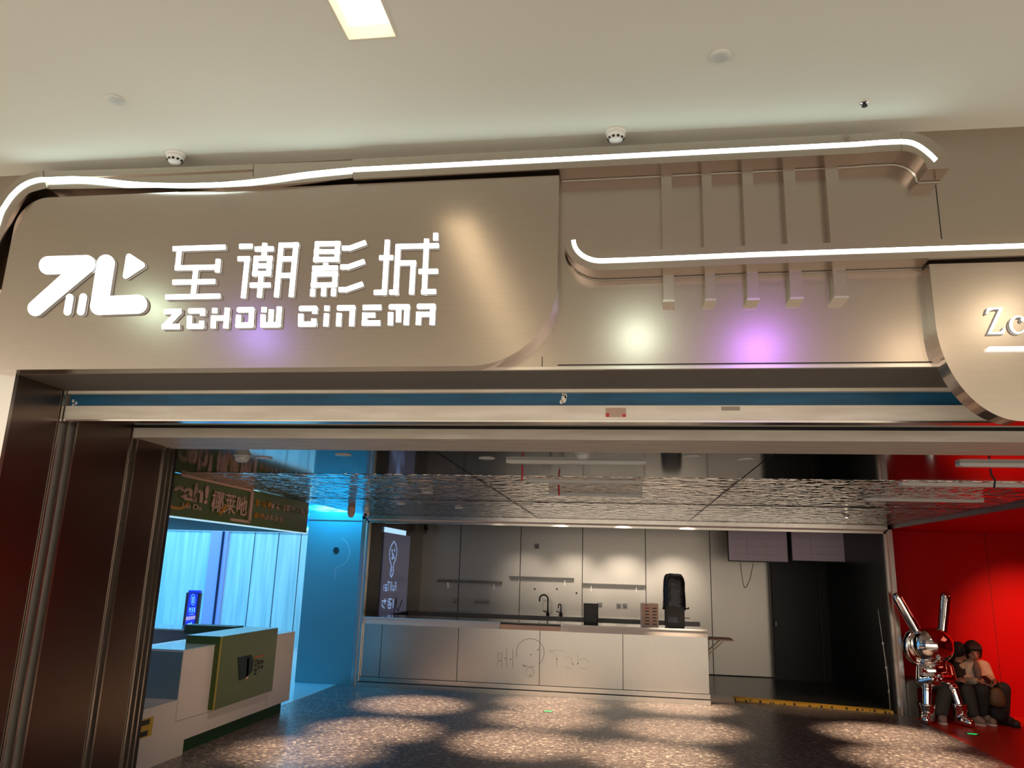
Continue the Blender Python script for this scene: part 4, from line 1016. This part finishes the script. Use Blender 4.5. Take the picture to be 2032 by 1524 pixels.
# legs: knees forward, shins down
kL = a_(1840, 1366, -.12); kR = a_(1893, 1368, -.12)
limb(hips + Vector((-.08, 0, 0)), kL, .085, .06, bm); limb(hips + Vector((.1, 0, -.01)), kR, .085, .06, bm)
aL = a_(1840, 1402, -.14); aR = a_(1905, 1402, -.16)
limb(kL, aL, .055, .05, bm); limb(kR, aR, .055, .05, bm)
# arms resting at the belly
shL = a_(1830, 1326, .02); shR = a_(1880, 1325, .02)
elL = a_(1831, 1350, -.05); elR = a_(1885, 1350, -.05); hL = a_(1851, 1347, -.20); hR = a_(1868, 1347, -.20)
chain([(shL, .07), (elL, .078), (hL, .045)], bm); chain([(shR, .07), (elR, .080), (hR, .045)], bm)
for c, s in ((hL, 1), (hR, -1)):
    for k in range(4): limb(c + Vector((s * .005, -.02, .018 - k * .015)), c + Vector((s * .055, -.035, .006 - k * .014)), .010, .008, bm, 10)
    limb(c + Vector((0, -.01, .03)), c + Vector((s * .03, -.03, .048)), .010, .008, bm, 10)
body = remesh(obj('body', bm, M['chrome'], rb), .011, 6)
# head: wide ball with a soft hood behind it
bm = bmesh.new(); sphere(hd, .235, bm, 40, (1.05, .92, .96))
sphere(hd + Vector((0, -.15, -.125)), .05, bm, 16, (1.2, .7, .6))
remesh(obj('head', bm, M['chrome'], rb), .009, 6)
bm = bmesh.new()
bmesh.ops.create_cone(bm, cap_ends=True, segments=48, radius1=.245, radius2=.235, depth=.08, matrix=Matrix.Translation(hd + Vector((-.09, .09, -.03))) @ Matrix.Rotation(PI / 2, 4, 'X') @ Matrix.Rotation(.25, 4, 'Y'))
remesh(obj('hood', bm, M['chrome'], rb), .011, 8)
bm = bmesh.new(); limb(hd + Vector((-.02, -.20, -.14)), hd + Vector((.03, -.20, -.14)), .014, .014, bm, 10)
sphere(hd + Vector((.005, -.205, -.12)), .019, bm, 12, (1.3, 1, 1))
obj('nose', bm, M['chrome'], rb, True)
# ears
e0, e1 = a_(1825, 1262, .02), a_(1782, 1186, .06)
bm = bmesh.new(); limb(e0, e1, .062, .068, bm, 20); remesh(obj('ear', bm, M['chrome'], rb), .01, 4)
e0, e1 = a_(1870, 1258, .03), a_(1877, 1185, .06)
bm = bmesh.new(); limb(e0, e1, .060, .070, bm, 20); remesh(obj('ear', bm, M['chrome'], rb), .01, 4)
# collar
bm = bmesh.new()
for k in range(24):
    q, q2 = 2 * PI * k / 24, 2 * PI * (k + 1) / 24; c = a_(1850, 1312, .02)
    limb(c + Vector((.14 * math.cos(q), .11 * math.sin(q), -.01)), c + Vector((.14 * math.cos(q2), .11 * math.sin(q2), -.01)), .028, .028, bm, 10)
remesh(obj('collar', bm, M['chrome'], rb), .01, 3)
# boots
def boot(an, toe, nm='boot'):
    bm = bmesh.new(); heel = Vector((an.x, an.y + .03, .055)); toe = Vector((toe[0], toe[1], .05))
    limb(an + Vector((0, 0, -.02)), heel, .074, .078, bm); limb(heel, (heel + toe) / 2 + Vector((0, 0, .01)), .074, .07, bm); limb((heel + toe) / 2, toe, .07, .055, bm)
    c = an + Vector((0, 0, .0))
    cyl(c + Vector((0, 0, -.04)), c + Vector((0, 0, .045)), .078, .095, bm, 24)
    # flatten the sole
    for v in bm.verts:
        if v.co.z < .004: v.co.z = .004
    return remesh(obj(nm, bm, M['chrome'], rb), .01, 3)
fL = at_z(1839, 1432, 0.03); fR = at_z(1925, 1438, .03)
boot(a_(1842, 1404, -.14), (fL.x, fL.y)); boot(a_(1905, 1404, -.16), (fR.x, fR.y))

# ------------------------------------------------------------------ people
def head_on(parent, c, face=-.15, s=1.0, hair_long=True, skin='skin', tilt=.15):
    """face looks towards -y turned by `face` radians about z, chin dropped by tilt"""
    Rm = Matrix.Rotation(face, 4, 'Z') @ Matrix.Rotation(tilt, 4, 'X'); Tm = Matrix.Translation(c) @ Rm
    P_ = lambda x, y, z: Tm @ Vector((x * s, y * s, z * s))
    bm = bmesh.new()
    sphere((0, 0, 0), 1, bm, 28, (.075 * s, .09 * s, .10 * s)); sphere((0, -.02 * s, -.06 * s), 1, bm, 20, (.055 * s, .062 * s, .055 * s))
    bmesh.ops.transform(bm, matrix=Tm, verts=bm.verts[:])
    limb(P_(0, -.085, -.005), P_(0, -.102, -.032), .008 * s, .013 * s, bm, 10)
    for k in (-1, 1):
        sphere(P_(k * .077, .005, -.015), .02 * s, bm, 12, (.5, 1, 1.3)); sphere(P_(k * .03, -.082, .018), .014 * s, bm, 10, (1.5, .5, .6))
    sphere(P_(0, -.082, -.062), .016 * s, bm, 10, (1.5, .5, .5))
    return bm, P_
def eyes_mouth(parent, P_, s=1.0):
    bm = bmesh.new()
    for k in (-1, 1):
        sphere(P_(k * .030, -.091, .004), .0085 * s, bm, 10, (1.5, .6, .7)); limb(P_(k * .045, -.088, .026), P_(k * .018, -.092, .028), .0025, .003, bm, 8)
    obj('eyes_and_brows', bm, M['hair'], parent)
    bm = bmesh.new(); limb(P_(-.018, -.090, -.062), P_(.018, -.090, -.062), .005, .005, bm, 8)
    obj('lips', bm, mat('lips', (.30, .07, .06), .5), parent)
def hair_on(parent, P_, s, long=.0, side=True, style='cap'):
    bm = bmesh.new()
    c = P_(0, .018, .022); sphere(c, .105 * s, bm, 28, (.93, 1.0, 1.0))
    for k in (-1, 1):
        chain([(P_(k * .06, .0, .06), .035 * s), (P_(k * .082, .0, 0), .026 * s), (P_(k * .08, .02, -.07 - long * .3), .022 * s)], bm)
    # fringe
    for k in range(-3, 4): limb(P_(k * .02, -.05, .082), P_(k * .024, -.088, .045 + .004 * abs(k)), .02 * s, .010 * s, bm, 10)
    if long: chain([(P_(0, .07, 0), .07 * s), (P_(0, .08, -.10), .06 * s), (P_(0, .07, -.10 - long), .04 * s)], bm)
    o = remesh(obj('hair', bm, M['hair'], parent), .007, 2)
def hand(bm, w, d, side, curl=.6):
    """palm and five fingers; w wrist, d direction"""
    d = Vector(d).normalized(); up = Vector((0, 0, 1)); sd = d.cross(up).normalized() * side; nn = sd.cross(d).normalized()
    if nn.z > 0: nn = -nn
    palm = w + d * .05; limb(w, palm, .026, .030, bm, 12)
    for k, L_ in enumerate((.062, .070, .066, .052)):
        b0 = w + d * .085 + sd * (.024 - k * .016); k1 = b0 + d * L_ * .55 + nn * L_ * .15; k2 = k1 + d * L_ * .35 * (1 - curl) + nn * L_ * .5 * curl
        chain([(b0 - d * .03, .010), (b0, .0095), (k1, .0085), (k2, .0075)], bm)
    t0 = w + d * .03 + sd * .028; chain([(t0, .011), (t0 + d * .03 + sd * .02, .010), (t0 + d * .055 + sd * .018 + nn * .01, .0085)], bm)
def shoe(parent, toe, heel, m, name='shoe'):
    bm = bmesh.new(); toe = Vector((toe[0], toe[1], .045)); heel = Vector((heel[0], heel[1], .05))
    limb(heel, toe, .048, .042, bm, 16); sphere((heel * .4 + toe * .6) + Vector((0, 0, .012)), .05, bm, 14); cyl(heel + Vector((0, 0, .01)), heel + Vector((0, .005, .08)), .046, .04, bm)
    for v in bm.verts:
        if v.co.z < .006: v.co.z = .006
    o = remesh(obj(name, bm, m, parent), .008, 2)
    bm = bmesh.new(); limb(Vector((heel.x, heel.y, .012)), Vector((toe.x, toe.y, .012)), .05, .044, bm, 16)
    for v in bm.verts: v.co.z = max(.001, min(.02, v.co.z))
    obj('sole', bm, M['white'] if m is not M['shoedark'] else M['black'], o)

# person in the pale jacket looking down
pj = thing('person', 'person in a pale cream jacket sitting on the bench looking down at a phone', 'person', (4.4, 11.1, 0))
Yp = 11.08
def pp(px, py, dy=0): return at_y(px, py, Yp + dy)
hc = pp(1931, 1291, -.02)
bm, Pf = head_on(pj, hc, face=-.10, s=1.0, tilt=.30)
neck = pp(1931, 1313, .02); chest = pp(1930, 1335, .05); pel = pp(1942, 1372, .08)
limb(neck + Vector((0, 0, .05)), neck, .045, .05, bm); chain([(neck, .06), (chest, .13), (pel, .13)], bm)
# arms
sl = pp(1907, 1326, .05); sr = pp(1953, 1322, .05)
el = pp(1914, 1352, -.02); er = pp(1964, 1347, -.02)
wl = pp(1938, 1352, -.24); wr = pp(1966, 1353, -.26)
chain([(sl, .05), (el, .042), (wl, .028)], bm); chain([(sr, .05), (er, .042), (wr, .028)], bm)
hand(bm, wl, (.7, -.5, -.1), 1); hand(bm, wr, (-.35, -.8, -.1), -1)
# legs
hipl = pel + Vector((-.08, 0, -.01)); hipr = pel + Vector((.10, 0, -.01))
knl = pp(1950, 1370, -.40); knr = pp(1991, 1367, -.36)
fl_ = at_z(1962, 1430, .05); fr_ = at_z(2008, 1434, .05)
ankl = Vector((fl_.x, 10.80, .10)); ankr = Vector((fr_.x - .02, 10.78, .10))
chain([(hipl, .085), (knl, .06), (ankl, .04)], bm); chain([(hipr, .085), (knr, .06), (ankr, .04)], bm)
remesh(obj('body', bm, M['skin'], pj), .008, 2)
eyes_mouth(pj, Pf); hair_on(pj, Pf, 1.0, .05)
bm = bmesh.new(); chain([(neck + Vector((-.02, 0, -.05)), .075), (chest + Vector((0, .01, .03)), .145), (chest + Vector((0, 0, -.10)), .155), (pel + Vector((0, 0, .04)), .155)], bm)
limb(sl + Vector((.03, 0, .01)), sr + Vector((-.03, 0, .01)), .07, .07, bm)
chain([(sl, .070), (el, .062), (wl * .92 + el * .08, .044)], bm); chain([(sr, .070), (er, .062), (wr * .92 + er * .08, .044)], bm)
remesh(obj('jacket', bm, M['jacket'], pj), .010, 2)
bm = bmesh.new(); chain([(neck + Vector((.01, -.055, -.02)), .035), (chest + Vector((.0, -.135, .06)), .05), (chest + Vector((-.0, -.152, -.04)), .04)], bm); remesh(obj('top', bm, M['shirt'], pj), .009, 2)
bm = bmesh.new(); chain([(pel, .15), (pel + Vector((0, -.05, -.02)), .14)], bm); chain([(hipl, .10), (knl, .080), (ankl + Vector((0, 0, .03)), .075)], bm); chain([(hipr, .10), (knr, .082), (ankr + Vector((0, 0, .03)), .078)], bm)
remesh(obj('trousers', bm, M['denim'], pj), .010, 2)
shoe(pj, (fl_.x + .03, fl_.y - .04), (ankl.x, ankl.y + .02), M['shoe']); shoe(pj, (fr_.x + .04, fr_.y - .02), (ankr.x, ankr.y + .02), M['shoedark'])
ph = (wl + wr) / 2 + Vector((.02, -.06, .03))
bm = bx(-.037, .037, -.075, .075, -.005, .005, bev=.003)
po = tag(obj('phone', bm, M['blackgloss']), 'black phone held in the hands of the person in the pale jacket', 'phone'); po.matrix_world = Matrix.Translation(ph) @ Matrix.Rotation(.5, 4, 'X') @ Matrix.Rotation(.3, 4, 'Z')
# bag between the knees
c = at_y(1979, 1392, 10.66)
bg = thing('tote_bag', 'tan and black bag hanging at the knees of the person in the pale jacket', 'bag', (c.x, 10.66, .15))
def bagpart(z0, z1, m, name, wtop, wbot):
    bm = bmesh.new(); vs2 = []
    for z, w, t_ in ((z0, wbot, .06), ((z0 + z1) / 2, (wtop + wbot) / 2 * 1.05, .065), (z1, wtop, .035)):
        vs2.append([bm.verts.new((c.x + x * w, 10.66 + y * t_, z)) for x, y in ((-1, -1), (0, -1.15), (1, -1), (1, 1), (0, 1.15), (-1, 1))])
    for A_, B_ in zip(vs2, vs2[1:]):
        for k in range(6): bm.faces.new((A_[k], A_[(k + 1) % 6], B_[(k + 1) % 6], B_[k]))
    bm.faces.new(vs2[0]); bm.faces.new(vs2[-1])
    o = obj(name, bm, m, bg, True); s_ = o.modifiers.new('sub', 'SUBSURF'); s_.levels = 2; s_.render_levels = 2; return o
bagpart(.20, .44, M['bag'], 'bag_body', .07, .10); bagpart(.05, .22, M['darkcloth'], 'bag_bottom', .10, .09)
obj('handle', tube([Vector((c.x + .06 * math.cos(q), 10.66, .43 + .09 * math.sin(q))) for q in [k * PI / 8 for k in range(9)]], .008), M['bag'], bg)

# person in dark clothes, mostly behind the statue
pd = thing('person', 'person in black clothes sitting between the chrome statue and the pale jacket', 'person', (3.95, 11.15, 0))
hc2 = pp(1903, 1294, .06)
bm, Pf2 = head_on(pd, hc2, face=.75, s=.98, tilt=.45)
n2 = pp(1900, 1316, .08); ch2 = pp(1897, 1338, .08); pe2 = pp(1893, 1372, .10)
chain([(hc2 + Vector((0, 0, -.08)), .045), (n2, .055), (ch2, .12), (pe2, .13)], bm)
s1_, s2_ = pp(1880, 1330, .06), pp(1912, 1331, .03); e1_, e2_ = pp(1884, 1355, .0), pp(1909, 1355, -.03); w1_, w2_ = pp(1897, 1350, -.2), pp(1907, 1349, -.2)
chain([(s1_, .05), (e1_, .042), (w1_, .028)], bm); chain([(s2_, .05), (e2_, .042), (w2_, .028)], bm); hand(bm, w1_, (.4, -.8, .1), 1); hand(bm, w2_, (-.2, -.8, .1), -1)
h1_, h2_ = pe2 + Vector((-.09, 0, 0)), pe2 + Vector((.08, 0, 0)); k1_, k2_ = pp(1876, 1372, -.38), pp(1920, 1372, -.38)
f1_ = at_z(1872, 1428, .05); f2_ = at_z(1942, 1430, .05); a1_ = Vector((f1_.x, f1_.y + .05, .10)); a2_ = Vector((f2_.x - .04, f2_.y + .04, .10))
chain([(h1_, .085), (k1_, .06), (a1_, .04)], bm); chain([(h2_, .085), (k2_, .06), (a2_, .04)], bm)
remesh(obj('body', bm, M['skin'], pd), .009, 2)
eyes_mouth(pd, Pf2); hair_on(pd, Pf2, 1.0, .10)
bm = bmesh.new(); chain([(n2 + Vector((0, 0, -.03)), .075), (ch2, .14), (pe2 + Vector((0, 0, .04)), .15)], bm); chain([(s1_, .065), (e1_, .058), (w1_, .042)], bm); chain([(s2_, .065), (e2_, .058), (w2_, .042)], bm)
remesh(obj('coat', bm, M['darkcloth'], pd), .011, 2)
bm = bmesh.new(); limb(pe2, pe2 + Vector((0, -.06, 0)), .15, .14, bm); chain([(h1_, .10), (k1_, .085), (a1_ + Vector((0, 0, .04)), .085)], bm); chain([(h2_, .10), (k2_, .085), (a2_ + Vector((0, 0, .03)), .07)], bm)
remesh(obj('trousers', bm, M['greycloth'], pd), .011, 2)
shoe(pd, (f1_.x - .01, f1_.y - .03), (a1_.x, a1_.y), M['shoe']); shoe(pd, (f2_.x + .02, f2_.y - .04), (a2_.x, a2_.y), M['shoe'])

# telescopic pole with white foot
b0 = at_z(1768, 1413, 0.0); tp_ = at_y(1742, 1208, b0.y)
t = thing('telescopic_pole', 'thin leaning telescopic pole on a white round foot beside the frame', 'pole', (b0.x, b0.y, 0))
obj('foot_disc', lathe([(.085, 0), (.085, .018), (.07, .026), (.012, .03)], (b0.x, b0.y, 0)), M['white'], t, True)
pts = [Vector((b0.x, b0.y, .025)), at_y(1765, 1372, b0.y), at_y(1759, 1325, b0.y), at_y(1752, 1277, b0.y), tp_]
for k, (p, q) in enumerate(zip(pts, pts[1:])):
    obj('pole_section', cyl(p, q, .013 - .003 * k, .012 - .003 * k), M['ivory'] if k < 1 else M['white'], t, True)
for k, p in enumerate(pts[1:4]): obj('pole_joint', sphere(p, .020 - .002 * k, scale=(1, 1, 1.3)), M['white'], t, True)
# floor markers
for px, py, lab in ((1088, 1412, 'round green lit exit marker in the terrazzo before the counter'), (1930, 1457, 'round green lit marker in the red floor before the statue')):
    p = at_z(px, py, .001)
    t = thing('floor_marker', lab, 'floor marker', p, 'round lit floor markers')
    obj('marker_rim', lathe([(.075, 0), (.075, .002), (.062, .003)], p), M['dull'], t)
    bm = bmesh.new(); prism([p + Vector(v) for v in ((-.05, -.018, .0035), (.01, -.018, .0035), (.01, -.04, .0035), (.055, 0, .0035), (.01, .04, .0035), (.01, .018, .0035), (-.05, .018, .0035))], (0, 0, .001), bm)
    obj('arrow', bm, M['greenlit'], t)

# ------------------------------------------------------------------ lights
w = bpy.data.worlds.new('world'); sc.world = w; w.use_nodes = True
bg_ = w.node_tree.nodes['Background']; bg_.inputs[0].default_value = (1.0, 0.88, 0.73, 1); bg_.inputs[1].default_value = 1.75
# mall lamps: ceiling slot lamps parallel to the visible one
def lamp_for(px, py, power, col, size, lab, z=ZC - .004, Y=YF):
    """a ceiling disc lamp whose mirror image in the fascia plate falls near this point"""
    p = at_y(px, py, Y); d = p - Vector((0, 0, H)); d.y = -d.y; k = (z - p.z) / d.z; q = p + d * k
    o = area('mall_disc_lamp', (q.x, q.y, z), (0, 0, 0), size, power, col, shape='DISK'); return o
lamp_for(1265, 668, 5.5, (.80, 1.0, .85), .12, '')
lamp_for(1503, 692, 12, (.45, .18, 1.0), .12, '')
lamp_for(1800, 700, 5, (1.0, .8, .55), .12, '')
lamp_for(532, 676, 5, (.30, .22, 1.0), .12, '')
lamp_for(330, 625, 3, (.7, 1.0, .8), .12, '')
lamp_for(1960, 640, 5, (1.0, .85, .6), .12, '')
# lobby downlights throwing pools on the terrazzo
for px, py, pw in ((820, 1398, 1.0), (745, 1448, .9), (610, 1490, .8), (1095, 1395, 1.0), (1080, 1425, 1.0), (1030, 1475, 1.1), (1350, 1402, 1.1), (1350, 1448, 1.1), (1290, 1500, 1.1), (1760, 1458, 1.1), (1660, 1412, .8), (1830, 1510, 1.0)):
    p = at_z(px, py, 0)
    spot('lobby_downlight', (p.x, p.y, ZI - .05), (p.x, p.y, 0), 680 * pw, (1.0, .74, .50), math.radians(40), .95, .04)
# niche lamps
for x, pw in ((-1.8, 70), (-.9, 130), (0, 170), (.9, 160)): spot('lobby_wall_spot', (x, 10.0, ZI - .06), (x, 14.3, 1.3), pw, (1.0, .86, .70), math.radians(20), 1, .08)
area('niche_strip', (-.2, 11.6, 2.48), (0, 0, 0), 3.4, 4, (1.0, .88, .72), .1)
# blue hall
area('hall_lamp', (-9.0, 11.5, 3.55), (0, 0, 0), 4, 260, (.03, .36, 1.0), 4)
area('front_fill', (-7.0, 6.2, 3.3), (math.radians(-50), 0, 0), 5, 50, (.02, .48, 1.0), .5)  # added light on the unseen front wall, so the panel reflects blue
area('hall_wash', (-8.0, 14.0, 3.4), (math.radians(-25), 0, 0), 6, 115, (.34, .75, .88), .5)
area('panel_fill', (-4.25, 10.7, 2.72), (math.radians(25), 0, 0), .8, 34, (.02, .50, 1.0), .3)  # extra light with no fitting, put in for the panel's bright top
# red alcove
spot('alcove_spot', (5.3, 9.6, ZI - .06), (5.25, 11.4, .8), 330, (1.0, .3, .15), math.radians(62), 1, .06)
area('alcove_glow', (6.0, 9.5, ZI - .06), (0, 0, 0), 1.5, 5, (1.0, .25, .15), 1.5)
spot('kiosk_fill', (-2.5, 6.6, ZI - .05), (-3.9, 7.3, .7), 40, (1.0, .72, .55), math.radians(75), 1, .05)  # added spot without a fitting, brightens the kiosk body
spot('canopy_fill', (-2.3, 7.4, ZI - .30), (-3.8, 7.2, 2.15), 9, (1.0, .7, .5), math.radians(100), 1, .05)  # weak added spot that lifts the canopy lettering
spot('sill_fill', (2.4, 10.2, ZI - .05), (2.4, 11.4, 0), 60, (1.0, .78, .5), math.radians(45), 1, .05)  # put in to brighten the yellow threshold; no lamp known here
spot('bench_spot', (3.3, 8.9, ZI - .06), (4.0, 10.9, .6), 18, (1.0, .8, .6), math.radians(50), 1, .05)
